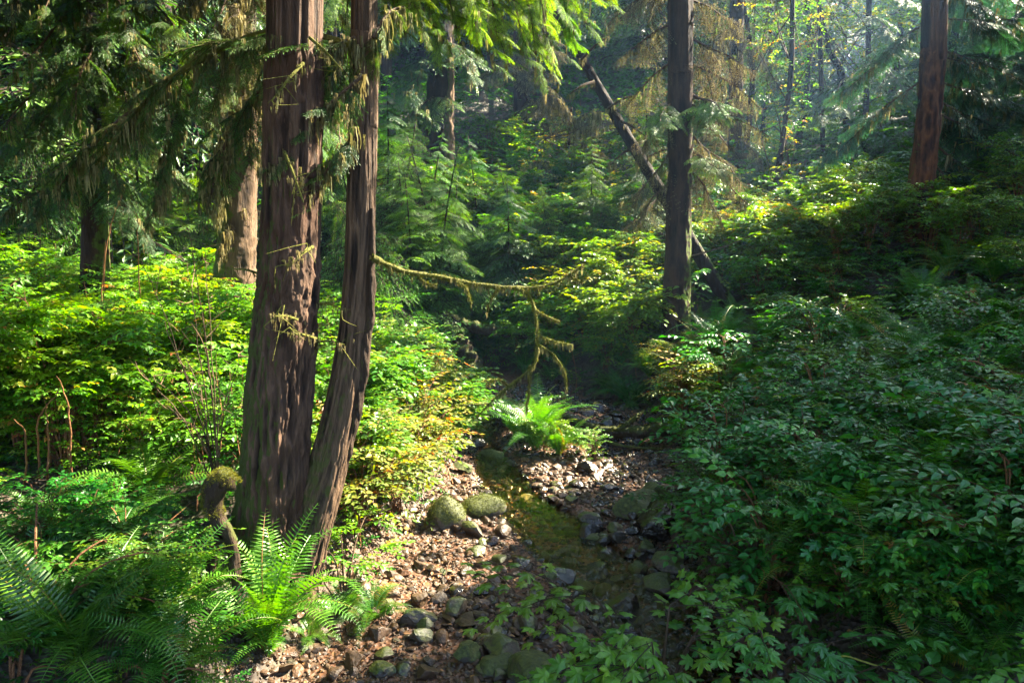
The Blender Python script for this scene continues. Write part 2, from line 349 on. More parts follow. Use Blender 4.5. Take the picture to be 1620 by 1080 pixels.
# ------------------------------------------------------------------ object bookkeeping
USED = set()
def tag(o, label=None, cat=None, group=None, kind=None):
    if label: o['label'] = label
    if cat: o['category'] = cat
    if group: o['group'] = group
    if kind: o['kind'] = kind
    return o
def empty(name, loc, label, cat, group=None):
    o = bpy.data.objects.new(name, None); COL.objects.link(o); o.location = [float(a) for a in loc]; o.empty_display_size = .2
    return tag(o, label, cat, group)
def copy_tree(o, parent=None):
    c = o.copy(); COL.objects.link(c); c.parent = parent
    for ch in KIDS.get(o.name, []): copy_tree(ch, c)
    return c
KIDS = {}
def kid(p, o): KIDS.setdefault(p.name, []).append(o); return o

# ------------------------------------------------------------------ templates
def leaf6(wd=.30, fold=.10, droop=.12):
    V = np.array([[0, 0, 0], [.32, wd, fold], [.32, 0, .02], [.32, -wd, fold], [.68, wd * .72, fold * .6 - droop * .3], [.68, 0, -droop * .35], [.68, -wd * .72, fold * .6 - droop * .3], [1, 0, -droop]], float)
    return (V, [np.array([[0, 2, 1], [0, 3, 2], [4, 5, 7], [5, 6, 7]]), np.array([[1, 2, 5, 4], [2, 3, 6, 5]])])
def leaf2(wd=.32):
    V = np.array([[0, 0, 0], [.42, wd, .07], [1, 0, -.08], [.42, -wd, .07]], float)
    return (V, [np.array([[0, 2, 1], [0, 3, 2]])])
def palmate():
    """five pointed lobes with toothed edges, about 1 across, stalk end at the origin"""
    c = np.array([.36, 0]); out = []
    lobes = [(0, .62), (52, .56), (-52, .56), (104, .42), (-104, .42)]
    lobes.sort()
    for i, (a, r) in enumerate(lobes):
        a = R(a)
        for da, k in ((-19, .62), (-12, .80), (-8, .78), (0, 1.), (8, .78), (12, .80), (19, .62)):
            out.append(c + r * k * np.array([math.cos(a + R(da)), math.sin(a + R(da))]))
        if i < 4: out.append(c + .26 * np.array([math.cos(a + R(26)), math.sin(a + R(26))]))
    out.append(np.array([0.06, 0.]))
    o = np.array(out); n = len(o)
    z = -.16 * ((o - c) ** 2).sum(1) / .3 + .02 * np.sin(np.arange(n) * 2.4)
    V = np.concatenate([[[c[0], 0, .04]], np.column_stack([o, z])])
    F = np.array([[0, 1 + i, 1 + (i + 1) % n] for i in range(n)])
    return (V, [F])
LEAF6 = leaf6(); LEAF2 = leaf2(); PALM = palmate()
def trifoliate(near):
    b = Buf(); L = LEAF6 if near else LEAF2
    for a, s, o in ((0, 1., .30), (68, .82, .22), (-68, .82, .22)):
        d = yawdir(np.array([R(a)]), -.1); B = scl(axes(d, [[0, 0, 1]]), s * .62)
        b.put(L, B, np.array([[o * (1 if a == 0 else .7), 0, 0]]), [.5])
    b.add(np.array([[0, .008, 0], [0, -.008, 0], [.3, 0, 0]]), [np.array([[0, 1, 2]])])
    return b.tpl()
TRI_N, TRI_F = trifoliate(True), trifoliate(False)
def leafy_spray(leaf, n=5, L=.5, size=.13, r=None, alt=True, droop=.3):
    """a leafy twig along +x, leaves held flat"""
    r = r or np.random.default_rng(1)
    b = Buf(); t = np.linspace(.18, 1, n)
    px = L * t; pz = .12 * L * np.sin(t * 2.2) - droop * L * t ** 2 * .5
    tt = np.linspace(0, 1, 6); tube(b, np.stack([L * tt, 0 * tt, .12 * L * np.sin(tt * 2.2) - droop * L * tt ** 2 * .5], 1), np.linspace(.0035, .0015, 6), 3, .1)
    tw = b; lf = Buf()
    yaw = np.where(np.arange(n) % 2 == 0, 1, -1) * r.uniform(.6, 1.1, n); yaw[-1] = r.uniform(-.2, .2)
    d = yawdir(yaw, r.uniform(-.35, .1, n)); nn = np.stack([r.normal(0, .25, n), r.normal(0, .25, n), np.ones(n)], 1)
    lf.put(leaf, scl(axes(d, nn), size * r.uniform(.75, 1.25, n)), np.stack([px, 0 * px, pz], 1), r.uniform(0.3, .7, n))
    return tw.tpl(), lf.tpl()
def sprays(leaf, k, **kw):
    return [leafy_spray(leaf, r=np.random.default_rng(50 + i), **kw) for i in range(k)]
SP_TRI_N = sprays(TRI_N, 4, n=7, L=.32, size=.085)
SP_TRI_F = sprays(TRI_F, 4, n=8, L=.42, size=.105)
SP_PALM = sprays(PALM, 3, n=5, L=.40, size=.12)
SP_SMALL = sprays(LEAF2, 4, n=11, L=.5, size=.07)
SP_ROUND = sprays(LEAF6, 4, n=11, L=.42, size=.075)

def blade(w=.10):
    return (np.array([[0, 0, 0], [.35, w, .03], [1, 0, -.06], [.35, -w, .03]], float), [np.array([[0, 3, 2, 1]])])
BL = blade()
def conifer_spray(seed, nsec=18, ntw=9, w=.10, bl=.075, hang=.35, lean=.9, wob=.15):
    """flat feathery bough tip of length 1 along +x made of needle-covered twigs"""
    r = np.random.default_rng(seed); wood = Buf(); nd = Buf(); D = []; T = []; NN = []; S = []; RR = []
    def z(t): return -.22 * t ** 2
    tt = np.linspace(0, 1, 7); tube(wood, np.stack([tt, 0 * tt, z(tt)], 1), np.linspace(.011, .003, 7), 3, .2)
    for i in range(nsec):
        t = .08 + .92 * (i + r.uniform(-.3, .3)) / nsec; t = min(max(t, .03), .98)
        for sd_ in (-1, 1):
            if r.uniform() < .08: continue
            ln = (.42 * (1 - t) ** .75 + .07) * r.uniform(.65, 1.15); an = sd_ * r.uniform(.7, 1.05) * lean
            d0 = np.array([math.cos(an), math.sin(an), -hang * r.uniform(.4, 1.4) * .5])
            p0 = np.array([t, 0, z(t)])
            s = np.linspace(0, 1, 4)[:, None]; pp = p0 + d0 * s * ln + np.array([0, 0, -hang * ln]) * s ** 2 * .6
            tube(wood, pp, np.linspace(.005, .002, 4), 3, .2, cap=False)
            k = max(3, int(ntw * ln / .35)); sh = r.uniform(-.2, .2)
            for j in range(k):
                q = (j + .6) / k; p = p0 + d0 * q * ln + np.array([0, 0, -hang * ln]) * q ** 2 * .6
                for s2 in (-1, 1):
                    a2 = an + s2 * r.uniform(.5, .95)
                    D.append([math.cos(a2), math.sin(a2), -hang * (.3 + q) * r.uniform(.3, 1.5)]); T.append(p)
                    NN.append([r.normal(0, wob), r.normal(0, wob), 1]); S.append(bl * r.uniform(.6, 1.25) * (1.1 - .4 * q)); RR.append(.42 + sh + r.uniform(-.25, .25) + .2 * t + .1 * q)
            D.append(pp[-1] - pp[-2]); T.append(pp[-1]); NN.append([0, 0, 1]); S.append(bl); RR.append(.8)
    nd.put(blade(w), scl(axes(np.array(D), np.array(NN)), np.array(S)), np.array(T), np.array(RR))
    return wood.tpl(), nd.tpl()
CS_N = [conifer_spray(100 + i, 22, 13, .095, .060) for i in range(4)]           # near
CS_M = [conifer_spray(200 + i, 17, 8, .13, .085, hang=.4) for i in range(4)]      # middle distance
CS_F = [conifer_spray(300 + i, 15, 6, .15, .075, hang=.6, wob=.5) for i in range(4)]       # far
CS_D = [conifer_spray(400 + i, 15, 7, .07, .075, hang=1.5, lean=1.0, wob=1.0) for i in range(4)]  # drooping, mossy
def strand(seed):
    """a ragged hanging strand of moss, unit length along -z"""
    r = np.random.default_rng(seed); b = Buf()
    for k in range(5):
        n = 5; t = np.linspace(0, r.uniform(.5, 1), n); x = .05 * r.normal(size=n).cumsum() * .6 + r.normal(0, .05); y = .05 * r.normal(size=n).cumsum() * .6 + r.normal(0, .05)
        wv = .045 * (1 - t / 1.1) * r.uniform(.5, 1.3, n); a = r.uniform(0, 3.14); ox, oy = math.cos(a), math.sin(a)
        V = np.concatenate([np.stack([x + wv * ox, y + wv * oy, -t], 1), np.stack([x - wv * ox, y - wv * oy, -t], 1)])
        F = np.array([[i, i + 1, n + i + 1, n + i] for i in range(n - 1)]); b.add(V, [F], r.uniform(.3, .7))
    return b.tpl()
STR = [strand(i) for i in range(5)]
def hang_moss(buf, pts, n, lmin, lmax, rr=rng, mat=0, jit=.02):
    pts = np.asarray(pts); i = rr.integers(0, len(pts), n); T = pts[i] + rr.normal(0, jit, (n, 3))
    a = rr.uniform(0, 6.28, n); B = scl(axes(yawdir(a), np.tile([[0, 0, 1.]], (n, 1))), rr.uniform(lmin, lmax, n))
    for k in range(5):
        s = np.arange(n) % 5 == k; buf.put(STR[k], B[s], T[s], rr.uniform(.1, .9, s.sum()), mat)

def frond(seed, curl=1.0, npin=34):
    r = np.random.default_rng(seed); n = 22
    th0, th1 = R(68), R(68) - curl * R(95)
    th = np.linspace(th0, th1, n); ds = 1 / (n - 1)
    x = np.concatenate([[0], np.cumsum(np.cos(th[:-1]) * ds)]); z = np.concatenate([[0], np.cumsum(np.sin(th[:-1]) * ds)])
    sway = .06 * np.sin(np.linspace(0, 2.5, n)) * r.uniform(-1, 1); c = np.stack([x, sway, z], 1)
    b = Buf(); tube(b, c, np.linspace(.007, .0015, n), 3, .75)
    t = np.linspace(.10, .985, npin); P0 = np.stack([np.interp(t, np.linspace(0, 1, n), c[:, k]) for k in range(3)], 1)
    tg = np.stack([np.interp(t, np.linspace(0, 1, n), np.gradient(c[:, k])) for k in range(3)], 1); tg /= np.linalg.norm(tg, axis=1, keepdims=True)
    up = np.cross(tg, np.array([0, 1., 0])) * -1; up = np.where(up[:, 2:3] < 0, -up, up)
    ln = .135 * np.minimum(1, (t - .02) / .22) * np.clip((1.04 - t) / .55, 0, 1) ** .8 + .006
    pin = (np.array([[0, -.05, 0], [0, .05, 0], [.55, .055, .05], [.55, -.05, .05], [1, 0.02, -.06]], float), [np.array([[0, 3, 2, 1]]), np.array([[2, 3, 4]])])
    for s in (-1, 1):
        side = np.cross(up, tg) * s; d = side + tg * .28 + up * r.uniform(-.05, .22, npin)[:, None]
        keep = r.uniform(size=npin) > .03
        b.put(pin, scl(axes(d, up), ln * r.uniform(.85, 1.1, npin))[keep], P0[keep], (.45 + .12 * t + r.normal(0, .06, npin))[keep])
    return b.tpl()
FRONDS = [frond(i, c) for i, c in enumerate((.75, .95, 1.1, 1.25, 1.4, .6))]
FRONDS_F = [frond(i + 20, c, 18) for i, c in enumerate((.8, 1.0, 1.2))]
def bracken(seed):
    """a broad lacy triangular frond of length 1 along +x, arching"""
    r = np.random.default_rng(seed); b = Buf(); tt = np.linspace(0, 1, 8)
    c = np.stack([tt * .95, 0 * tt, .5 * tt - .42 * tt ** 2.2], 1); tube(b, c, np.linspace(.006, .002, 8), 3, .7)
    for i in range(15):
        t = .22 + .76 * i / 14; p = np.array([np.interp(t, tt, c[:, k]) for k in range(3)]); ln = .40 * (1 - t) ** .8 + .03
        for s in (-1, 1):
            d = np.array([.45, s * 1.0, -.1]); d /= np.linalg.norm(d); k = max(4, int(16 * ln / .4)); q = np.linspace(.05, 1, k)
            T = p + d * (q * ln)[:, None] - np.array([0, 0, .12]) * (q ** 2 * ln)[:, None]
            for s2 in (-1, 1):
                dd = d * .35 + np.cross([0, 0, 1], d) * s2 + r.normal(0, .1, (k, 3))
                b.put(BL, scl(axes(dd, np.tile([[0, 0, 1.]], (k, 1))), .075 * (1.1 - q) * (ln / .4) ** .3 + .012) * np.array([1, 1.25, 1]), T, np.full(k, .5) + r.normal(0, .1))
    return b.tpl()
BRACK = [bracken(i) for i in range(3)]

def fern_mesh(seed, n=18, L=.75, far=False, mat='fern', old=True):
    r = np.random.default_rng(seed); b = Buf(); fr = FRONDS_F if far else FRONDS
    for i in range(n):
        a = i / n * 6.283 * 2.4 + r.uniform(-.3, .3); e = r.uniform(-.25, .3) if i > n * .3 else r.uniform(.1, .45)
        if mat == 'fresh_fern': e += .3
        d = np.array([[math.cos(a) * math.cos(e), math.sin(a) * math.cos(e), math.sin(e)]])
        nn = np.array([[r.normal(0, .2), r.normal(0, .2), 1.]])
        rn = r.uniform(.3, .75)
        if old and r.uniform() < .03: rn = 1.
        b.put(fr[r.integers(len(fr))], scl(axes(d, nn), L * r.uniform(.7, 1.12)), np.array([[math.cos(a) * .03, math.sin(a) * .03, 0.]]), [rn])
    return b

def shrub_bufs(seed, rad=.5, h=1.0, nsp=60, kit=SP_TRI_F, canes=9, lay=.5, sscale=1.):
    """bush: canes fanning out from the base and leafy sprays over a dome"""
    r = np.random.default_rng(seed); wood = Buf(); lf = Buf(); tips = []
    for i in range(canes):
        a = r.uniform(0, 6.283); o = rad * r.uniform(.3, 1.0); hh = h * r.uniform(.7, 1.08)
        c = curve([(r.normal(0, .05), r.normal(0, .05), -.12), (o * .25 * math.cos(a), o * .25 * math.sin(a), hh * .45), (o * .7 * math.cos(a), o * .7 * math.sin(a), hh * .85), (o * 1.1 * math.cos(a + .2), o * 1.1 * math.sin(a + .2), hh * .93)], 9)
        tube(wood, c, np.linspace(.009, .003, 9), 4, r.uniform(.2, .9)); tips.append(c)
    tips = np.array(tips); ci = r.integers(0, canes, nsp); ti = np.clip((r.beta(2.4, 1.2, nsp) * 8.99), 1, 8).astype(int)
    T = tips[ci, ti]; a = np.arctan2(T[:, 1], T[:, 0]) + r.normal(0, .8, nsp)
    for k, (tw, le) in enumerate(kit):
        s = np.arange(nsp) % len(kit) == k; m = s.sum()
        B = scl(axes(yawdir(a[s], r.uniform(-.2, .45, m)), np.stack([r.normal(0, .2, m), r.normal(0, .2, m), np.ones(m)], 1)), sscale * r.uniform(.7, 1.15, m))
        rn = np.clip(r.beta(2, 3, m) + .05, 0, 1)
        wood.put(tw, B, T[s], np.full(m, .4)); lf.put(le, B, T[s], rn)
    return wood, lf

# ------------------------------------------------------------------ trunks
def trunk(buf, ctrl, rads, sides=96, step=.02, furrow=.10, fz=2.2, fr=14., seed=1, lobes=0., flare=0., rndfrom=True):
    ctrl = np.asarray(ctrl, float); L = np.linalg.norm(np.diff(ctrl, axis=0), axis=1).sum(); n = max(8, int(L / step))
    pts = curve(ctrl, n); rad = curve(np.column_stack([rads, rads, rads]), n)[:, 0]
    t = np.gradient(pts, axis=0); t /= np.linalg.norm(t, axis=1, keepdims=True)
    a = np.cross(t, [0, 1., 0]); a /= np.linalg.norm(a, axis=1, keepdims=True); b = np.cross(a, t)
    th = np.arange(sides) / sides * 2 * np.pi; ct, st = np.cos(th), np.sin(th)
    s = np.arange(n) * step
    q = np.stack([np.broadcast_to(ct, (n, sides)) * rad[:, None] * fr, np.broadcast_to(st, (n, sides)) * rad[:, None] * fr, np.broadcast_to((s * fz)[:, None], (n, sides))], 2).reshape(-1, 3)
    r1 = 1 - np.abs(fbm(q, 4, seed)) * 2.6                      # ridges
    q2 = q * np.array([.35, .35, .35]); r2 = fbm(q2, 3, seed + 5)
    q3 = q * np.array([2.5, 2.5, 3.5]); r3 = fbm(q3, 2, seed + 9)
    disp = furrow * (.55 * r1 + .5 * r3) * .12 + r2 * .05
    low = np.clip(1 - s / (s[-1] * .35 + .01), 0, 1) ** 2
    lob = (np.sin(th * 5 + seed)[None, :] * .5 + np.sin(th * 3 + 1.3 * seed)[None, :] * .5) * low[:, None] * lobes
    rr = rad[:, None] * (1 + disp.reshape(n, sides) * (1 if furrow else 0) + lob)
    V = pts[:, None] + (ct[None, :, None] * a[:, None] + st[None, :, None] * b[:, None]) * rr[:, :, None]
    i = np.arange(n - 1)[:, None] * sides; j = np.arange(sides)[None]; j2 = (j + 1) % sides
    F = np.stack([i + j, i + j2, i + sides + j2, i + sides + j], 2).reshape(-1, 4)
    buf.add(V.reshape(-1, 3), [F, np.array([np.arange(sides) + (n - 1) * sides])], np.clip(.5 + .45 * r1 - .2, 0, 1) if rndfrom else .5)  # groove shade put into the bark colour: furrows dark, plates light
    return pts, rad

def bough(wood, nd, ms, start, end, sag=.1, width=.7, kit=CS_N, nsp=14, r0=.02, droop=.35, moss=20, ml=(.06, .2), rr=rng, tone=.5, mat=0, tip=True, bump=.35):
    """one conifer limb from start to end with feathery side sprays and hanging moss"""
    s, e = np.asarray(start, float), np.asarray(end, float); L = np.linalg.norm(e - s)
    m1 = s + (e - s) * .35 + np.array([0, 0, sag * L]) + rr.normal(0, .03 * L, 3); m2 = s + (e - s) * .7 + np.array([0, 0, sag * L * .8]) + rr.normal(0, .03 * L, 3)
    c = curve([s, m1, m2, e], 24); tube(wood, c, np.linspace(r0, r0 * .25, 24), 6, .5, bump=bump, seed=int(rr.integers(99)), fr=(25, 25, 25))
    hd = e - s; hd[2] = 0; hd /= max(1e-6, np.linalg.norm(hd)); yaw0 = math.atan2(hd[1], hd[0])
    t = np.linspace(.12, .98, nsp) + rr.uniform(-.03, .03, nsp); t = np.clip(t, .05, 1); idx = np.clip((t * 23).astype(int), 0, 23)
    side = np.where(np.arange(nsp) % 2 == 0, 1, -1); yaw = yaw0 + side * rr.uniform(.55, 1.15, nsp) * (1.15 - .5 * t)
    ln = width * (1.1 - .55 * t) * rr.uniform(.65, 1.15, nsp)
    if tip: yaw[-1] = yaw0; 
    d = yawdir(yaw, -droop * rr.uniform(.2, 1.6, nsp)); T = c[idx]
    nn = np.stack([rr.normal(0, .22, nsp), rr.normal(0, .22, nsp), np.ones(nsp)], 1)
    for k in range(len(kit)):
        q = np.arange(nsp) % len(kit) == k
        if not q.any(): continue
        B = scl(axes(d[q], nn[q]), ln[q]); wood.put(kit[k][0], B, T[q], np.full(q.sum(), .35)); nd.put(kit[k][1], B, T[q], np.clip(tone + rr.normal(0, .15, q.sum()), 0, 1), mat)
    if moss and ms is not None:
        hang_moss(ms, c, moss, ml[0], ml[1], rr)
        pp = np.concatenate([T + d * (ln * f)[:, None] for f in (.25, .5, .75)]); pp[:, 2] -= .03 * L * .2; hang_moss(ms, pp, moss, ml[0] * .7, ml[1] * .7, rr)
    return c
def G0(u, v, lo=2.2, hi=70):
    """where the line of sight through pixel u, v meets the ground"""
    d = np.concatenate([np.arange(lo, 20, .04), np.arange(20, hi, .2)])
    a = (u - 810) / 1080; b = (540 - v) / 1080
    dx, dy, dz = a, _c + b * _s, -_s + b * _c
    X = dx / dy * d; Z = CAMZ + dz / dy * d; g = ground(X, d)
    k = np.argmax(Z < g) if (Z < g).any() else len(d) - 1
    return np.array([X[k], d[k], g[k]])
def pxr(px, p):
    """half of a width in pixels at the depth of p, in metres"""
    return px / 2 / 1080 * proj(p)[2][0]

# ================================================================== ground, water
def grid_axis(a, b, c0, fine, far):
    out = [c0]; s = fine
    while out[-1] < b: out.append(out[-1] + s); s = s if out[-1] < c0 + 7 else min(far, s * 1.035)
    o2 = [c0]; s = fine
    while o2[-1] > a: o2.append(o2[-1] - s); s = s if o2[-1] > c0 - 4 else min(far, s * 1.035)
    return np.array(o2[::-1] + out[1:])
gx = grid_axis(-75, 95, 0., .05, 4); gy = grid_axis(-18, 105, 5.5, .05, 4)
X, Y = np.meshgrid(gx, gy); xf, yf = X.ravel(), Y.ravel(); zf = ground(xf, yf)
nx = len(gx); i = np.arange(len(gy) - 1)[:, None] * nx; j = np.arange(nx - 1)[None]
F = np.stack([i + j, i + j + 1, i + nx + j + 1, i + nx + j], 2).reshape(-1, 4)
cxx = np.interp(yf, YK, CX); cww = np.interp(yf, YK, CW)
bed = sstep(.25, -.15, np.abs(xf - cxx) - cww + .15 * n2(xf, yf, 2, 4)) * sstep(22, 14, yf)
b = Buf(); b.add(np.stack([xf, yf, zf], 1), [F], bed)
go = b.build('ground', G['ground'], smooth=True); tag(go, kind='structure')
ys = np.arange(2.6, 12, .06); xs = np.linspace(-1, 1, 17); b = Buf()
wx = np.interp(ys, WY, WX)[:, None] + xs[None] * np.interp(ys, WY, WW)[:, None] * 1.35
yy = np.broadcast_to(ys[:, None], wx.shape); rif = sstep(.9, 0, np.abs(yy - 6.75)) + sstep(1.2, 0, np.abs(yy - 10.6))
wz = zwater(0, yy) + (.004 + .02 * rif) * n2((wx * (1 + 0 * yy)).ravel(), yy.ravel(), 4.5, 31).reshape(wx.shape)
i = np.arange(len(ys) - 1)[:, None] * 17; j = np.arange(16)[None]
b.add(np.stack([wx, yy, wz], 2).reshape(-1, 3), [np.stack([i + j, i + j + 1, i + 18 + j, i + 17 + j], 2).reshape(-1, 4)])
tag(b.build('creek_water', G['water'], smooth=True), kind='structure')

# ================================================================== stones
def ico(sub):
    import bmesh
    bm = bmesh.new(); bmesh.ops.create_icosphere(bm, subdivisions=sub, radius=1)
    V = np.array([v.co[:] for v in bm.verts]); F = np.array([[v.index for v in f.verts] for f in bm.faces]); bm.free(); return V, F
ICO = {k: ico(k) for k in (1, 2, 3, 4)}
def stone_tpl(seed, sub, ang=.35, flat=.6, rough=.0):
    r = np.random.default_rng(seed); V, F = ICO[sub]; V = V.copy()
    for _ in range(9):                                           # knock planes off it
        n = r.normal(size=3); n /= np.linalg.norm(n); c = r.uniform(.45, .85); dd = V @ n; V = V - np.maximum(0, dd - c)[:, None] * n * .9
    V = V * (1 + ang * .4 * vnoise(V * 1.3 + seed * 7.1, seed)[:, None])
    if rough: V = V * (1 + rough * fbm(V * 4 + seed, 4, seed)[:, None])
    V = V * np.array([1, r.uniform(.65, .95), flat * r.uniform(.7, 1.1)])
    return (V, [F])
S1 = [stone_tpl(i, 1) for i in range(8)]; S2 = [stone_tpl(20 + i, 2, rough=.06) for i in range(8)]
def rand_rot(m, tilt=.5):
    return axes(yawdir(rng.uniform(0, 6.283, m), rng.normal(0, tilt * .6, m)), np.stack([rng.normal(0, tilt, m), rng.normal(0, tilt, m), np.ones(m)], 1))
def in_bed(x, y, mrg=0.):
    return np.abs(x - np.interp(y, YK, CX)) < np.interp(y, YK, CW) + mrg
b = Buf()
for cnt, lo, hi, T_, y1 in ((16000, .008, .022, S1, 8.5), (7000, .02, .042, S1, 11.3), (1500, .04, .065, S2, 11.3)):
    y = 2.8 + (y1 - 2.8) * rng.uniform(0, 1, cnt) ** 1.35; x = np.interp(y, YK, CX) + rng.uniform(-1.15, 1.15, cnt) * (np.interp(y, YK, CW) + .1)
    wm = wmask(x, y); ok = rng.uniform(size=cnt) > wm * .3; x, y, wm = x[ok], y[ok], wm[ok]
    s = rng.uniform(lo, hi, len(x)) * (.8 + .5 * (n2(x, y, 1.5, 8) > 0)); z = ground(x, y) + s * .12
    B = scl(rand_rot(len(x)), s); rn = rng.uniform(0, 1, len(x)); wet = (wm > .12) | (y > 7.6) | ((x > np.interp(y, YK, CX) + .35) & (rng.uniform(size=len(x)) < .5))
    for k, t in enumerate(T_):
        q = (np.arange(len(x)) % len(T_) == k)
        for mt, qq in ((0, q & ~wet), (1, q & wet)): b.put(t, B[qq], np.stack([x, y, z], 1)[qq], rn[qq], mt)
tag(b.build('gravel', [G['stone'], G['wet_stone']]), 'loose brown creek gravel', 'gravel', kind='stuff')
# twigs and dead leaves among the gravel
b = Buf(); m = 1300
y = rng.uniform(3.2, 10, m); x = np.interp(y, YK, CX) + rng.uniform(-1.3, 1.3, m) * np.interp(y, YK, CW); z = ground(x, y) + .03
b.put(LEAF6, scl(rand_rot(m, .4), rng.uniform(.02, .05, m)), np.stack([x, y, z], 1), rng.uniform(.6, 1, m), 0)
for k in range(70):
    y0 = rng.uniform(3.4, 8); x0 = np.interp(y0, YK, CX) + rng.uniform(-1.2, 1.2); L = rng.uniform(.1, .4); a = rng.uniform(0, 6.28)
    q = np.linspace(0, 1, 5); px_ = x0 + q * L * math.cos(a); py_ = y0 + q * L * math.sin(a); tube(b, np.stack([px_, py_, ground(px_, py_) + .03 + .02 * np.sin(q * 3)], 1), .005, 4, .5, 1)
G['dead_leaf'] = foliage_mat('dead_leaf', [(0, (.10, .045, .02)), (.5, (.20, .09, .035)), (1, (.3, .17, .05))], .2, .7)
tag(b.build('leaf_litter', [G['dead_leaf'], G['twig']]), 'fallen twigs and dead leaves on gravel', 'litter', kind='stuff')

# ------------------------------------------------------------------ labels from landmarks
LM = [('the round mossy boulder', 705, 808), ('the big spruce trunk', 430, 720), ('the curved hemlock trunk', 535, 700), ('the island fern clump', 850, 690),
      ('the straight trunk', 1070, 480), ('the leaning dead trunk', 1000, 240), ('the reddish trunk', 1450, 330), ('the mossy bent root', 350, 800),
      ('the golden bracken', 1110, 580), ('the bright sword fern', 420, 1000), ('the fallen mossy log', 990, 690), ('the shallow green pool', 920, 850),
      ('the hanging mossy branch', 840, 520), ('the dark fern on the slope', 1560, 860), ('the thick dark trunks', 760, 170), ('the slender pale stems', 1250, 200),
      ('the broad palmate leaves', 1000, 1030), ('the low riffle', 830, 780), ('the flat mossy slab stone', 660, 975), ('the rotten stump', 745, 590), ('the pale mossy trunk', 370, 400)]
def where(p, skip=None):
    u, v, f = proj(p); u, v = float(u[0]), float(v[0])
    best = min((l for l in LM if l[0] != skip), key=lambda l: math.hypot(l[1] - u, (l[2] - v) * 1.2)); du, dv = u - best[1], v - best[2]; dist = math.hypot(du, dv)
    if abs(dv) > abs(du) * 1.1: pre = ('just ' if dist < 90 else 'well ' if dist > 200 else '') + ('below' if dv > 0 else 'above')
    elif dist < 70: pre = 'close beside'
    else:
        side = 'creekward' if (du > 0) == (best[1] < 850) else 'bankward'
        pre = side + ' of' if dist < 190 else 'far ' + side + ' of'
    return pre + ' ' + best[0]

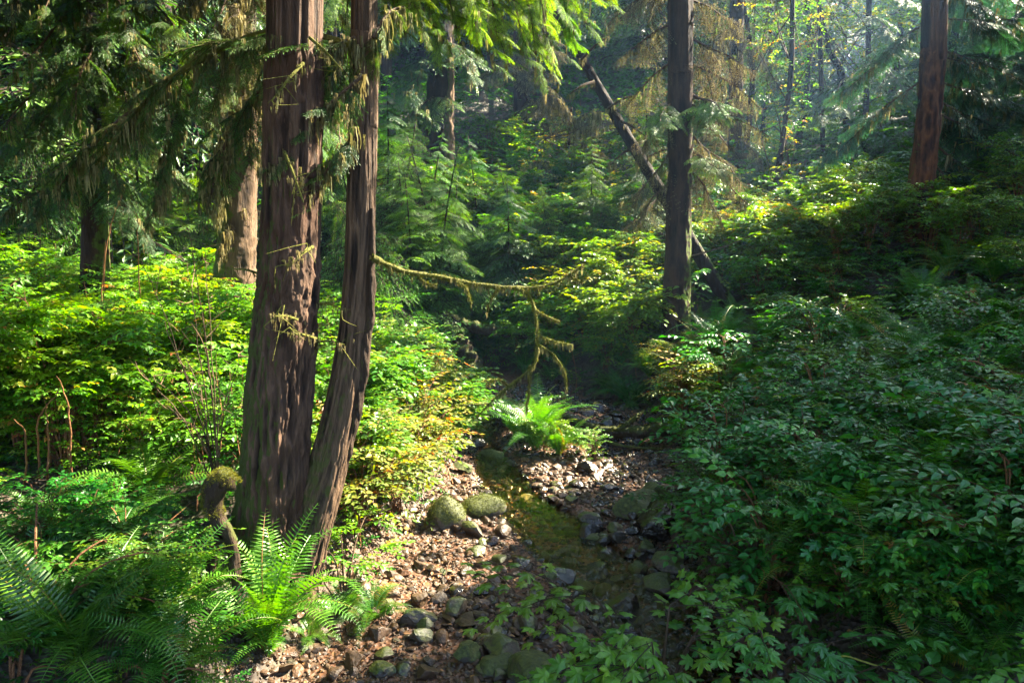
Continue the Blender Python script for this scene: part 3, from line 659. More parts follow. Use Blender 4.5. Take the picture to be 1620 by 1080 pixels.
# individual stones: (u, v, width px, material, sub, look)
ST = [(660, 975, 44, 'moss_stone', 'flat olive slab stone lying'), (600, 1000, 34, 'stone', 'pale flat stone'), (740, 980, 32, 'stone', 'reddish rounded stone'), (722, 962, 36, 'moss_stone', 'moss spotted stone'),
      (665, 1002, 34, 'moss_stone', 'mossy pointed stone'), (742, 1036, 40, 'moss_rock', 'low mossy stone'), (800, 1030, 52, 'moss_stone', 'big grey mossy stone'), (780, 1052, 46, 'moss_rock', 'wedge shaped mossy stone'),
      (838, 1066, 76, 'moss_rock', 'large dark mossy stone'), (560, 1048, 30, 'stone', 'dark rounded stone'), (885, 875, 30, 'wet_stone', 'wet dark stone'), (942, 900, 40, 'wet_stone', 'smooth wet stone standing in water'), (888, 912, 44, 'wet_stone', 'flat wet stone in the water'),
      (918, 928, 34, 'moss_rock', 'green topped stone in the water'), (932, 838, 40, 'wet_stone', 'wet brown stone'), (905, 870, 22, 'wet_stone', 'small wet stone'), (955, 850, 28, 'wet_stone', 'wet grey stone'), (975, 835, 26, 'moss_stone', 'mossy green stone'),
      (748, 838, 34, 'moss_stone', 'brown stone'), (795, 842, 26, 'stone', 'brown stone'), (765, 858, 22, 'moss_stone', 'small mossy stone'), (755, 873, 26, 'moss_stone', 'low olive stone'), (822, 888, 24, 'wet_stone', 'wet dark stone'), (790, 885, 22, 'moss_stone', 'small olive stone'),
      (815, 825, 24, 'wet_stone', 'dark stone'), (832, 793, 26, 'moss_rock', 'mossy stone in the riffle'), (848, 802, 22, 'wet_stone', 'black stone in the riffle'), (905, 790, 22, 'moss_stone', 'mossy stone'), (935, 822, 30, 'moss_stone', 'green brown stone'),
      (1010, 800, 60, 'moss_rock', 'big mossy block'), (1050, 815, 66, 'wet_stone', 'big dark block'), (1032, 840, 50, 'wet_stone', 'dark block'), (1060, 890, 44, 'moss_stone', 'mossy grey block'), (1010, 905, 34, 'moss_stone', 'mossy stone'), (1045, 925, 50, 'moss_stone', 'flat mossy stone'),
      (1090, 905, 40, 'wet_stone', 'dark stone'), (1100, 760, 60, 'moss_stone', 'pale lichened block'), (1035, 780, 46, 'moss_rock', 'mossy block'), (975, 965, 60, 'wet_stone', 'broad wet stone'), (1000, 985, 36, 'moss_stone', 'grey stone'),
      (780, 722, 40, 'moss_rock', 'mossy stone at the stream edge'), (752, 700, 24, 'wet_stone', 'wet stone at the stream edge'), (800, 745, 26, 'wet_stone', 'small dark stone'), (735, 740, 30, 'moss_rock', 'mossy stone under leaves'), (765, 664, 22, 'moss_rock', 'mossy stone beside the falling water'),
      (800, 648, 62, 'wet_stone', 'dark round boulder'), (738, 655, 26, 'wet_stone', 'dark stone'), (930, 652, 22, 'wet_stone', 'dark angular stone'), (950, 645, 26, 'wet_stone', 'dark angular stone'), (975, 655, 20, 'wet_stone', 'small angular stone'), (912, 662, 24, 'wet_stone', 'black stone'), (960, 668, 22, 'wet_stone', 'black stone'),
      (930, 740, 30, 'wet_stone', 'dark stone'), (960, 770, 20, 'wet_stone', 'small brown stone'), (700, 1010, 24, 'stone', 'tan stone'), (640, 1050, 24, 'stone', 'tan rounded stone'), (678, 1048, 20, 'stone', 'tan rounded stone'), (860, 1000, 34, 'wet_stone', 'dark reddish stone'), (830, 985, 36, 'moss_stone', 'olive brown stone'),
      (880, 965, 30, 'wet_stone', 'dark stone'), (620, 940, 24, 'stone', 'grey stone'), (690, 905, 18, 'stone', 'small grey stone'), (665, 895, 20, 'stone', 'small grey stone'), (850, 940, 26, 'wet_stone', 'wet stone'), (770, 1010, 30, 'wet_stone', 'dark flat stone'), (590, 970, 22, 'stone', 'grey stone'), (850, 1040, 24, 'wet_stone', 'dark red stone'),
      (735, 905, 20, 'stone', 'tan stone'), (700, 930, 18, 'stone', 'tan stone'), (780, 925, 20, 'stone', 'brown stone'), (905, 1000, 36, 'moss_stone', 'mossy brown stone'), (930, 1040, 40, 'wet_stone', 'dark wet stone'), (985, 1010, 50, 'wet_stone', 'dark wet slab')]
ST += [(rng.uniform(860, 1060), rng.uniform(810, 980), rng.uniform(20, 34), ['wet_stone', 'moss_rock'][k % 2], ['dark wet stone', 'green topped stone'][k % 2]) for k in range(26)] + [(rng.uniform(770, 930), rng.uniform(765, 815), rng.uniform(14, 24), 'wet_stone', 'dark wet stone') for k in range(16)]
while len(ST) < 205:
    u, v = rng.uniform(520, 1080), rng.uniform(770, 1078)
    p = G0(u, v)
    if in_bed(p[0], p[1], -.05): ST.append((u, v, rng.uniform(12, 26) * (.6 + (v - 700) / 500), ['stone', 'moss_stone', 'wet_stone'][int(rng.integers(3))] if u < 850 else 'wet_stone', ['tan angular stone', 'olive brown stone', 'dark wet stone'][int(rng.integers(3))]))
for k, (u, v, wpx, mt, look) in enumerate(ST):
    p = G0(u, v + wpx * .25); s = pxr(wpx, p) * 1.4
    if u > 860 and mt == 'stone': mt = 'wet_stone'
    if look in ('tan angular stone', 'olive brown stone', 'dark wet stone'): look = {'stone': 'tan angular stone', 'moss_stone': 'olive brown stone', 'wet_stone': 'dark wet stone'}[mt]
    big = wpx > 38; t = stone_tpl(300 + k, 4 if big else 3, .45, .62, .10 if big else .07)
    b = Buf(); b.put(t, scl(axes([[math.cos(k), math.sin(k), .1 * math.sin(k * 3)]], [[.15 * math.sin(k * 2), .15 * math.cos(k), 1]]), s), np.array([[p[0], p[1], p[2] + s * .28]]), [rng.uniform()])
    o = b.build('stone', G[mt], smooth=False, loc=p)
    tag(o, look + ' ' + where(p, 'the flat mossy slab stone' if k == 0 else None), 'stone', 'stones in the creek bed')
# the two mossy boulders at the water's edge
for u, v, wpx, flat, lab in ((705, 812, 60, 1.0, 'round boulder wholly covered in green moss beside the water'), (766, 790, 66, .52, 'low mossy boulder between the round one and the riffle')):
    p = G0(u, v + 20); s = pxr(wpx, p); V, F = ICO[4]; V = V * (1 + .22 * fbm(V * 1.1 + u, 2, 3) + .06 * fbm(V * 4 + u, 3, 8))[:, None] * np.array([1, .9, flat])
    V[:, 2] = np.maximum(V[:, 2], -.5 * flat); V = V * s + np.array([p[0], p[1], p[2] + s * flat * .38]); Vb = V - p
    b = Buf(); b.add(V, [F], .5); root = b.build('mossy_boulder', G['moss_rock'], smooth=True, loc=p); tag(root, lab, 'boulder')
    ni = rng.integers(0, len(Vb), 6500); T = Vb[ni]; q = T - np.array([0, 0, s * flat * .4]); q /= np.linalg.norm(q, axis=1, keepdims=True)
    ok = (q[:, 2] + .9 * fbm(T * 6 + u, 3, 4)) > -.05; T, q = T[ok] + rng.normal(0, .008, (ok.sum(), 3)), q[ok]; n = len(q); b = Buf()
    b.put(BL, scl(axes(q + rng.normal(0, .7, (n, 3)) + np.array([0, 0, -.4]), rng.normal(size=(n, 3))), rng.uniform(.008, .026, n)), T, rng.uniform(0, 1, n))
    b.build('moss', G['moss'], root)

# ================================================================== the two near trunks
def trunk_px(u0, v0, spec, name, label, mat, sides=96, step=.02, furrow=.6, fr=12., seed=1, lobes=0., ddep=0., cat='tree', top=None, base_d=None, fz=2.0):
    """spec: (v, left px, right px) from top to bottom; returns the root Empty, the y of the trunk and its path"""
    bp = G0(u0, v0); d = bp[1] if base_d is None else base_d
    root = empty(name, bp, label, cat)
    ctrl = []; rads = []
    for k, (v, l, r_) in enumerate(spec[::-1]):
        dd = d + ddep * (spec[-1][0] - v) / 1000
        p = P((l + r_) / 2, v, dd); ctrl.append(p); rads.append(pxr(r_ - l, p))
    if top:
        t = ctrl[-1] + (ctrl[-1] - ctrl[-2]) / np.linalg.norm(ctrl[-1] - ctrl[-2]) * top; ctrl.append(t); rads.append(rads[-1] * .55)
    c0 = ctrl[0] - np.array([0, 0, .35]); ctrl.insert(0, c0); rads.insert(0, rads[0] * 1.15)
    b = Buf(); pts, rad = trunk(b, ctrl, rads, sides, step, furrow, fz, fr, seed, lobes)
    o = b.build('trunk', mat, smooth=True); o.parent = root; o.location = [-float(a) for a in bp]
    return root, bp, d, pts, rad
def part(buf, name, mat, root, bp, parent=None, smooth=False):
    o = buf.build(name, mat, smooth=smooth)
    if parent is None: o.parent = root; o.location = [-float(a) for a in bp]
    else: o.parent = parent
    return o
def boughs(root, bp, lst, kit, nm, mossmat='lichen', **kw):
    for e in lst:
        s, t = e[0], e[1]; k2 = dict(kw); k2.update(e[2] if len(e) > 2 else {})
        wd, nd, ms = Buf(), Buf(), Buf()
        bough(wd, nd, ms, P(*s), P(*t), kit=kit, **k2)
        w_ = part(wd, 'bough', G['twig'] if k2.get('r0', .02) < .03 else G['moss_limb'], root, bp)
        part(nd, 'foliage', G[nm], root, bp, w_)
        if ms.n: part(ms, 'moss', G[mossmat], root, bp, w_)

r1, bp1, d1, pt1, _ = trunk_px(430, 880, [(-60, 427, 507), (100, 424, 508), (200, 421, 507), (360, 418, 504), (440, 412, 502), (500, 405, 499), (600, 395, 492), (700, 388, 486), (790, 380, 482), (860, 368, 476), (900, 352, 486)],
    'spruce_tree', 'thick dark spruce trunk with moss down one side of its flared base', G['bark_big'], 200, .012, 1.15, 22., 3, .10, top=14, fz=.9)
r2, bp2, d2, pt2, _ = trunk_px(470, 915, [(-60, 556, 596), (60, 555, 597), (200, 552, 596), (300, 550, 594), (400, 547, 590), (500, 540, 583), (600, 524, 574), (700, 500, 556), (780, 473, 538), (850, 448, 520), (900, 436, 508), (930, 426, 500)],
    'hemlock_tree', 'slimmer trunk sweeping up in a curve beside the thick spruce', G['bark_slim'], 170, .012, .95, 34., 8, .09, top=12, ddep=.25, fz=.6)

b = Buf(); cc = curve([P(589, 330, d2 + .10), P(588, 420, d2 + .08), P(581, 520, d2 + .07), P(573, 600, d2 + .05), P(556, 690, d2 + .05), P(536, 770, d2 + .03)], 260)
tube(b, cc, np.concatenate([np.linspace(.012, .028, 60), np.full(140, .03), np.linspace(.03, .015, 60)]), 28, .35, bump=.7, seed=4, fr=(30, 30, 6)); part(b, 'side_stem', G['bark_slim'], r2, bp2, smooth=True)
# moss cushions on the flare of the spruce
b = Buf(); n = 26000; k = rng.integers(0, int(len(pt1) * .16), n); a = rng.normal(.15, .6, n)
V0 = np.empty(len(r1.children[0].data.vertices) * 3, np.float32); r1.children[0].data.vertices.foreach_get('co', V0); V0 = V0.reshape(-1, 3)
si = (k * 200 + ((a / (2 * math.pi)) * 200).astype(int) % 200); T = V0[si].astype(float); ctr = pt1[k]; nrm = T - ctr; nrm[:, 2] = 0
s = (fbm(T * np.array([5, 5, 2.2]), 3, 12) + .35 * np.cos(a) - .10 * (T[:, 2] - 1.2)) > .02; T, nrm = T[s], nrm[s]; m = len(T)
nn_ = nrm / np.linalg.norm(nrm, axis=1, keepdims=True)
b.put(BL, scl(axes(nn_ * .4 + rng.normal(0, .5, (m, 3)) + np.array([0, 0, -.8]), nn_ + rng.normal(0, .3, (m, 3))), rng.uniform(.015, .04, m)), T + nn_ * .004, rng.uniform(0, 1, m))
part(b, 'moss', G['bright_moss'], r1, bp1)
# small dead branches and stubs on the spruce
for (a_, b_, dd) in (((505, 480), (540, 488), 0), ((500, 535), (455, 528), -.3), ((500, 540), (545, 545), 0), ((415, 435), (365, 425), .1), ((470, 505), (435, 500), -.32), ((480, 100), (430, 160), -.35), ((490, 60), (540, 110), -.3), ((450, 240), (480, 320), -.35), ((495, 390), (460, 420), -.3)):
    wd, ms = Buf(), Buf(); c = curve([P(a_[0], a_[1], d1 + dd * .6), P((a_[0] + b_[0]) / 2, (a_[1] + b_[1]) / 2 - 3, d1 + dd), P(b_[0], b_[1], d1 + dd * 1.2)], 10); tube(wd, c, np.linspace(.010, .004, 10), 5, .6)
    for q in range(5):
        s0 = c[rng.integers(3, 10)]; tube(wd, curve([s0, s0 + rng.normal(0, .04, 3), s0 + rng.normal(0, .08, 3) + np.array([0, 0, -.05])], 5), [.004, .003, .003, .002, .001], 3, .7)
    hang_moss(ms, c, 22, .02, .07); w_ = part(wd, 'dead_branch', G['moss_limb'], r1, bp1); part(ms, 'moss', G['lichen'], r1, bp1, w_)

# ------------------------------------------------------------------ the hanging mossy branch
def mossy_branch(ctrl, r0, r1_, n=60, sides=14, dens=260, ml=(.02, .07), top=.5):
    wd, ms, gm = Buf(), Buf(), Buf(); c = curve(ctrl, n)
    tube(wd, c, np.linspace(r0, r1_, n) * (1 + .18 * np.sin(np.arange(n) * .9)), sides, .5, bump=.6, seed=6, fr=(30, 30, 30), cap=True)
    L = np.linalg.norm(np.diff(c, axis=0), axis=1).sum(); m = int(dens * L); i = rng.integers(0, n, m); hang_moss(ms, c, m // 2, *ml, jit=r0 * .5)
    q = rng.normal(size=(m * 4, 3)); q /= np.linalg.norm(q, axis=1, keepdims=True); ii = rng.integers(0, n, m * 4)
    rr_ = np.linspace(r0, r1_, n)[ii]
    gm.put(BL, scl(axes(q + np.array([0, 0, -.5]), rng.normal(size=(m * 4, 3))), rng.uniform(.010, .024, m * 4)), c[ii] + q * rr_[:, None] * .9, rng.uniform(0, 1, m * 4))
    return wd, ms, gm
D2 = d2
BR = [([(590, 408, D2), (640, 429, D2 + .1), (700, 438, D2 + .2), (760, 450, D2 + .3), (835, 455, D2 + .4), (880, 446, D2 + .45), (922, 420, D2 + .5)], .017, .006, (.02, .07)),
      ([(815, 455, D2 + .36), (838, 468, D2 + .4), (848, 505, D2 + .4), (850, 540, D2 + .42), (845, 575, D2 + .4), (815, 603, D2 + .35), (785, 628, D2 + .3), (752, 662, D2 + .25)], .012, .004, (.02, .06)),
      ([(838, 580, D2 + .4), (837, 615, D2 + .42), (833, 650, D2 + .4)], .009, .004, (.02, .06)),
      ([(847, 490, D2 + .4), (865, 500, D2 + .45), (885, 508, D2 + .5)], .006, .003, (.01, .04)),
      ([(775, 638, D2 + .28), (745, 640, D2 + .22), (722, 640, D2 + .2)], .004, .002, (.01, .02)),
      ([(790, 453, D2 + .33), (778, 470, D2 + .3), (770, 492, D2 + .3)], .004, .002, (.02, .06)), ([(720, 442, D2 + .22), (738, 456, D2 + .2), (745, 478, D2 + .2)], .004, .002, (.02, .06)),
      ([(852, 545, D2 + .42), (875, 560, D2 + .5), (893, 588, D2 + .55), (896, 615, D2 + .55)], .006, .002, (.02, .07)), ([(850, 530, D2 + .42), (880, 540, D2 + .5), (905, 545, D2 + .55)], .005, .002, (.02, .07)), ([(805, 610, D2 + .33), (790, 600, D2 + .3), (770, 606, D2 + .3)], .004, .002, (.02, .05)),
      ([(660, 434, D2 + .13), (672, 446, D2 + .12), (690, 450, D2 + .12)], .004, .002, (.02, .05)),
      ([(900, 436, D2 + .48), (918, 444, D2 + .5), (930, 436, D2 + .5)], .005, .002, (.01, .04))]
main = None
for k, (c_, ra, rb, ml) in enumerate(BR):
    wd, ms, gm = mossy_branch([P(*q) for q in c_], ra, rb, 70 if k < 2 else 24, 12, 280, ml)
    o = part(wd, 'mossy_branch', G['moss_limb'], r2, bp2, smooth=True)
    for q in ms.V, : gm.V += ms.V; gm.R += ms.R; gm.L += [l + gm.n for l in ms.L]; gm.N += ms.N; gm.M += [m_ + 1 for m_ in ms.M]; gm.n += ms.n
    part(gm, 'moss', [G['moss'], G['lichen']], r2, bp2, o)

# limbs of the hemlock reaching across the spruce, and the bright foliage overhead
boughs(r2, bp2, [((560, 72, d2), (150, 262, d2 + .35), dict(r0=.032, nsp=26, width=.55, sag=.16, moss=110, ml=(.05, .22), bump=.5))], CS_N, 'needle', droop=.7, tone=.35)
boughs(r2, bp2, [((575, 120, d2), (430, 270, d2 - .2), dict(nsp=12, width=.30, moss=70, r0=.012)), ((565, 210, d2), (450, 400, d2 - .1), dict(nsp=12, width=.24, moss=60, r0=.01)), ((562, 60, d2), (470, 150, d2 + .1), dict(nsp=12, width=.4, moss=50, r0=.014)),
                 ((590, 60, d2), (640, 10, d2 + .2), dict(nsp=6, width=.25, moss=30, r0=.012)), ((420, 130, d2 + .3), (330, 330, d2 + .4), dict(nsp=12, width=.4, moss=60)), ((300, 150, d2 + .5), (250, 330, d2 + .4), dict(nsp=12, width=.42, moss=60)), ((250, 160, d2 + .5), (90, 300, d2 + .5), dict(nsp=14, width=.42, moss=60))],
       CS_N, 'needle', droop=.9, tone=.45)
TOPB = [((600, -170, 5.2), (640, 30, 5.0)), ((640, -190, 5.3), (690, 60, 5.0)), ((690, -170, 5.4), (730, 55, 5.2)), ((700, -190, 5.2), (780, 78, 5.0)), ((760, -190, 5.4), (830, 70, 5.2)), ((800, -170, 5.3), (870, 60, 5.1)), ((820, -190, 5.6), (905, 20, 5.4)),
        ((560, -190, 5.6), (620, 10, 5.5)), ((650, -190, 5.8), (720, 20, 5.7)), ((740, -190, 5.8), (800, 30, 5.7)), ((850, -200, 5.8), (930, -20, 5.6)), ((500, -190, 5.8), (545, 20, 5.6)), ((720, -150, 4.9), (760, 30, 4.8)), ((630, -150, 4.9), (665, 20, 4.8)), ((790, -150, 5.6), (850, 95, 5.4))]
TOPB += [((a_[0] + 22, a_[1], a_[2] + .35), (b_[0] + 26, b_[1] + 6, b_[2] + .35)) for a_, b_ in TOPB]
TOPB = [(a_, (b_[0], b_[1] + 22, b_[2])) for a_, b_ in TOPB]
boughs(r2, bp2, [(a_, b_, dict(nsp=16, width=.34, moss=12, r0=.010)) for a_, b_ in TOPB], CS_N, 'needle_lit', droop=.8, tone=.5, ml=(.04, .14), sag=.02)

# bent mossy root in front of the spruce
rb_ = P(368, 930, d1 - .55); rp = np.array([rb_[0], rb_[1], gz(rb_[0], rb_[1])])
o_root = empty('bent_root', rp, 'bent root like a walking stick with a thick cap of moss', 'root'); dd = d1 - .55
b = Buf(); tube(b, curve([P(376, 960, dd), P(372, 900, dd), P(364, 850, dd), P(346, 825, dd), P(337, 797, dd), P(339, 770, dd), P(352, 757, dd), P(364, 766, dd)], 90), np.interp(np.linspace(0, 1, 90), [0, .3, .5, .65, .85, 1], [.03, .034, .045, .062, .064, .045]), 24, .5, bump=.55, seed=9, fr=(16, 16, 9))
w_ = part(b, 'stem', G['log'], o_root, rp, smooth=True)
b = Buf(); tube(b, curve([P(352, 845, dd), P(340, 870, dd + .03), P(333, 905, dd + .03), P(330, 950, dd)], 40), np.linspace(.035, .022, 40), 16, .5, bump=.5, seed=3, fr=(20, 20, 9)); part(b, 'side_root', G['log'], o_root, rp, smooth=True)
b = Buf(); n = 4500; cc = curve([P(341, 815, dd), P(335, 795, dd), P(339, 768, dd), P(352, 753, dd), P(366, 764, dd)], 40); q = rng.normal(size=(n, 3)); q /= np.linalg.norm(q, axis=1, keepdims=True); q[:, 2] = np.abs(q[:, 2]) - .1
b.put(BL, scl(axes(q + np.array([0, 0, -.3]) + rng.normal(0, .3, (n, 3)), rng.normal(size=(n, 3))), rng.uniform(.008, .018, n)), cc[rng.integers(0, 40, n)] + q * .054, rng.uniform(0, 1, n)); part(b, 'moss', G['bright_moss'], o_root, rp)

# ================================================================== other trunks
def straight(u0, v0, spec, label, mat, name='conifer_tree', **kw):
    kw.setdefault('sides', 48); kw.setdefault('step', .05); kw.setdefault('top', 14); kw.setdefault('furrow', 1.1); kw.setdefault('fz', .9)
    return trunk_px(u0, v0, spec, name, label, G[mat], **kw)
r3, bp3, d3, _, _ = straight(1070, 548, [(-60, 1058, 1095), (120, 1058, 1095), (260, 1057, 1094), (400, 1053, 1092), (480, 1049, 1091), (550, 1044, 1093)], 'straight dark trunk rising from ferns across the creek', 'bark_dark', sides=80, step=.03, fr=9, seed=5)
r5, bp5, d5, _, _ = straight(1440, 380, [(-60, 1463, 1497), (90, 1459, 1493), (170, 1454, 1488), (260, 1443, 1479), (340, 1431, 1469), (385, 1425, 1467)], 'reddish trunk bowed slightly at its foot high on the shaded slope', 'bark_red', sides=64, step=.04, seed=6)
print('T3', bp3, 'T5', bp5)
b = Buf(); tube(b, curve([P(1460, 300, d5 - .2), P(1466, 380, d5 - .25), P(1480, 440, d5 - .3)], 20), np.linspace(.09, .05, 20), 12, .3, bump=.9, seed=2, fr=(8, 8, 3)); part(b, 'side_root', G['log'], r5, bp5, smooth=True)
# the leaning dead trunk
p0 = G0(1160, 492); dL = max(p0[1], d3 + .9); root = empty('leaning_dead_tree', P(1160, 492, dL), 'dead trunk leaning diagonally behind the straight trunk', 'dead tree'); bp_ = P(1160, 492, dL)
b = Buf(); cL = [P(1185, 536, dL - .1), P(1115, 418, dL + .1), P(1045, 303, dL + .3), P(965, 170, dL + .7), P(880, 22, dL + 1.3)]; c = curve(cL, 220)
tube(b, c, np.linspace(pxr(24, cL[0]), pxr(13, cL[-1]), 220), 30, .3, bump=.12, seed=12, fr=(16, 16, 3)); part(b, 'trunk', G['bark_dark'], root, bp_, smooth=True); rL, bL_ = root, bp_
for (u1, v1, u2, v2) in ((962, 172, 1010, 150), (1010, 260, 1060, 235), (940, 130, 900, 150), (1000, 235, 965, 262), (1045, 310, 1012, 350), (975, 190, 1020, 215), (920, 95, 960, 60)):
    wd, ms = Buf(), Buf(); c = curve([P(u1, v1, dL + .6), P((u1 + u2) / 2, (v1 + v2) / 2 - 4, dL + .4), P(u2, v2, dL + .2)], 8); tube(wd, c, np.linspace(.03, .008, 8), 5, .4); hang_moss(ms, c, 24, .05, .16)
    w_ = part(wd, 'broken_branch', G['twig'], root, bp_); part(ms, 'moss', G['lichen'], root, bp_, w_)
# mid and far trunks: (base u, v, depth or None, spec, label, material)
TR = [(698, 250, 19, [(-60, 679, 718), (100, 677, 718), (200, 674, 717), (252, 670, 720)], 'thick dark trunk with a broken grey snag against it', 'bark_dark', 'conifer_tree'),
      (826, 250, 22, [(-60, 812, 834), (100, 813, 836), (200, 813, 838), (255, 812, 842)], 'dark leafless trunk behind the yellow leaved shrubs', 'bark_dark', 'conifer_tree'),
      (1160, 330, 20, [(-60, 1156, 1176), (100, 1154, 1175), (230, 1152, 1173), (335, 1148, 1172)], 'hazy dark trunk behind the tan mossy boughs', 'bark_dark', 'conifer_tree'),
      (372, 480, 9.2, [(-60, 362, 404), (250, 356, 404), (400, 345, 402), (485, 335, 400)], 'pale trunk hung with tan moss just behind the thick spruce', 'bark_pale', 'conifer_tree'),
      (145, 420, 8.6, [(-60, 140, 168), (200, 138, 168), (430, 130, 170)], 'dark trunk nearly hidden by green boughs over the salmonberry bank', 'bark_dark', 'hemlock_tree'),
      (775, 200, 26, [(-60, 771, 780), (120, 770, 780), (210, 769, 781)], 'thin dark trunk between the two thick dark ones', 'bark_dark', 'conifer_tree'),
      (986, 375, 17, [(300, 983, 988), (380, 982, 989)], 'short thin sapling trunk in tan moss below the leaning dead trunk', 'bark_pale', 'sapling'),
      (1215, 362, 17, [(-60, 1252, 1258), (100, 1248, 1256), (160, 1243, 1250), (250, 1230, 1238), (365, 1210, 1220)], 'slender alder bending low, nearest the tan mossy boughs', 'bark_dark', 'alder_tree'),
      (1262, 360, 17.5, [(200, 1236, 1240), (260, 1246, 1250), (365, 1262, 1268)], 'thin stem crossing behind the slender bending alder', 'bark_dark', 'alder_tree'),
      (1300, 300, 21, [(-60, 1290, 1297), (100, 1295, 1302), (200, 1297, 1304), (310, 1302, 1309)], 'slender upright alder in the blue haze', 'bark_dark', 'alder_tree'),
      (1308, 340, 19, [(240, 1304, 1308), (345, 1306, 1312)], 'short upright stem below the blue haze', 'bark_dark', 'sapling'),
      (875, 330, 18, [(170, 902, 906), (230, 896, 902), (280, 885, 893), (335, 868, 878)], 'curved mossy stem leaning out of the dark hillside', 'bark_dark', 'maple_tree'),
      (1360, 345, 20, [(-60, 1372, 1380), (130, 1368, 1376), (345, 1355, 1366)], 'thin shaded trunk behind the spruce boughs', 'bark_dark', 'conifer_tree'),
      (1560, 330, 17, [(-60, 1556, 1568), (330, 1550, 1566)], 'dim trunk deep in the teal boughs up the slope', 'bark_dark', 'conifer_tree'),
      (600, 300, 24, [(-60, 606, 620), (300, 600, 618)], 'faint trunk just past the curved hemlock', 'bark_dark', 'conifer_tree'),
      (300, 300, 16, [(-60, 292, 312), (330, 286, 312)], 'dark trunk far back between the mossy boughs', 'bark_dark', 'conifer_tree'),
      (520, 300, 15, [(-60, 514, 532), (420, 508, 532)], 'dark trunk seen in the gap between the two near trunks', 'bark_dark', 'conifer_tree')]
FT = {}
for k, (u0, v0, dd, spec, lab, mat, nm) in enumerate(TR):
    r_, bp_, d_, _, _ = straight(u0, v0, spec, lab, mat, name=nm, sides=32 if dd > 12 else 48, step=.06, base_d=dd, seed=20 + k, top=(10 if spec[0][0] < 0 else None), fr=7)
    # carry the trunk on down to the soil where it stands
    p_low = P((spec[-1][1] + spec[-1][2]) / 2, spec[-1][0], dd); g_ = gz(p_low[0], p_low[1])
    if p_low[2] - g_ > .3:
        b = Buf(); tube(b, np.array([p_low + [0, 0, .1], [p_low[0], p_low[1], g_ - .3]]), [pxr(spec[-1][2] - spec[-1][1], p_low) * .98, pxr(spec[-1][2] - spec[-1][1], p_low) * 1.15], 20, .4); part(b, 'foot', G[mat], r_, bp_, smooth=True)
    FT[k] = (r_, bp_, dd)
# leaning stem, upper right
b = Buf(); root = empty('leaning_alder', P(1345, 200, 21.5), 'dark stem leaning across beside the slender upright alder', 'tree'); tube(b, curve([P(1298, 20, 21.5), P(1312, 80, 21.5), P(1334, 134, 21.6), P(1350, 330, 21.6)], 40), np.linspace(.07, .13, 40), 10, .3, bump=.3); part(b, 'trunk', G['bark_dark'], root, P(1345, 200, 21.5), smooth=True)
# broken snag against the thick dark trunk
b = Buf(); pS = P(712, 265, 18.6); tube(b, curve([P(711, 60, 18.8), P(714, 150, 18.7), P(711, 210, 18.6), P(712, 300, 18.5)], 120), np.linspace(.05, .12, 120), 14, .9, bump=1.3, seed=3, fr=(9, 9, 2.5)); o = b.build('broken_snag', G['bark_pale'], smooth=True); tag(o, 'grey splintered snag standing against the thick dark trunk', 'snag')

# boughs on those trees ------------------------------------------------------------
boughs(*FT[4][:2], [((150, -90, 8.3), (60, 40, 7.2)), ((152, -60, 8.3), (230, 90, 7.1)), ((150, 0, 8.3), (20, 120, 7.1)), ((152, 60, 8.3), (120, 190, 7.0)), ((150, 120, 8.3), (0, 210, 7.1)), ((155, -20, 8.3), (310, 90, 7.3)), ((155, 140, 8.3), (250, 240, 7.2))], CS_N, 'needle_lit', droop=.7, width=.5, nsp=15, moss=26, ml=(.04, .16), tone=.35, sag=.1)
boughs(*FT[4][:2], [((150, -90, 8.5), (10, 60, 7.6)), ((150, -60, 8.5), (70, 130, 7.4)), ((150, -40, 8.5), (-60, 150, 7.4)), ((155, 40, 8.4), (250, 150, 7.3)), ((155, -60, 8.4), (280, 60, 7.4)), ((150, 100, 8.4), (40, 230, 7.3)), ((150, 150, 8.4), (-40, 300, 7.3)),
       ((155, 190, 8.4), (290, 300, 7.6)), ((150, 230, 8.4), (60, 350, 7.6)), ((155, -100, 8.5), (200, 40, 7.2)), ((160, 100, 8.4), (330, 190, 7.6)), ((155, 260, 8.4), (230, 370, 7.8)), ((150, 280, 8.4), (-30, 390, 7.8)), ((150, 20, 8.5), (110, 190, 7.2)), ((150, -100, 8.5), (-90, 20, 7.6))],
       CS_N, 'needle', droop=.7, width=.62, nsp=18, moss=46, ml=(.05, .28), tone=.55, sag=.12)
boughs(*FT[3][:2], [((383, -100, 9.2), (300, 20, 8.4)), ((383, -60, 9.2), (250, 60, 8.2)), ((383, 0, 9.2), (300, 120, 8.4)), ((385, -60, 9.2), (450, 30, 8.6)), ((383, 60, 9.2), (330, 180, 8.5)), ((383, 120, 9.2), (440, 230, 8.7)), ((383, -100, 9.2), (380, 40, 8.2)), ((383, 40, 9.2), (400, 130, 8.3))],
       CS_D, 'lichen', droop=.9, width=.5, nsp=15, moss=60, ml=(.08, .3), tone=.5)
boughs(*FT[3][:2], [((383, 160, 9.2), (330, 270, 8.6)), ((383, 240, 9.2), (345, 340, 8.8)), ((383, 300, 9.2), (350, 400, 8.9)), ((383, 210, 9.2), (430, 310, 8.8))], CS_D, 'lichen', droop=1.1, width=.36, nsp=12, moss=60, ml=(.08, .3), tone=.35)
boughs(*FT[3][:2], [((383, -40, 9.2), (330, 60, 8.2)), ((383, 40, 9.2), (290, 160, 8.4)), ((385, -20, 9.2), (470, 110, 8.8)), ((385, 90, 9.2), (330, 230, 8.6))], CS_N, 'needle', droop=.7, width=.5, nsp=12, moss=20, tone=.75)
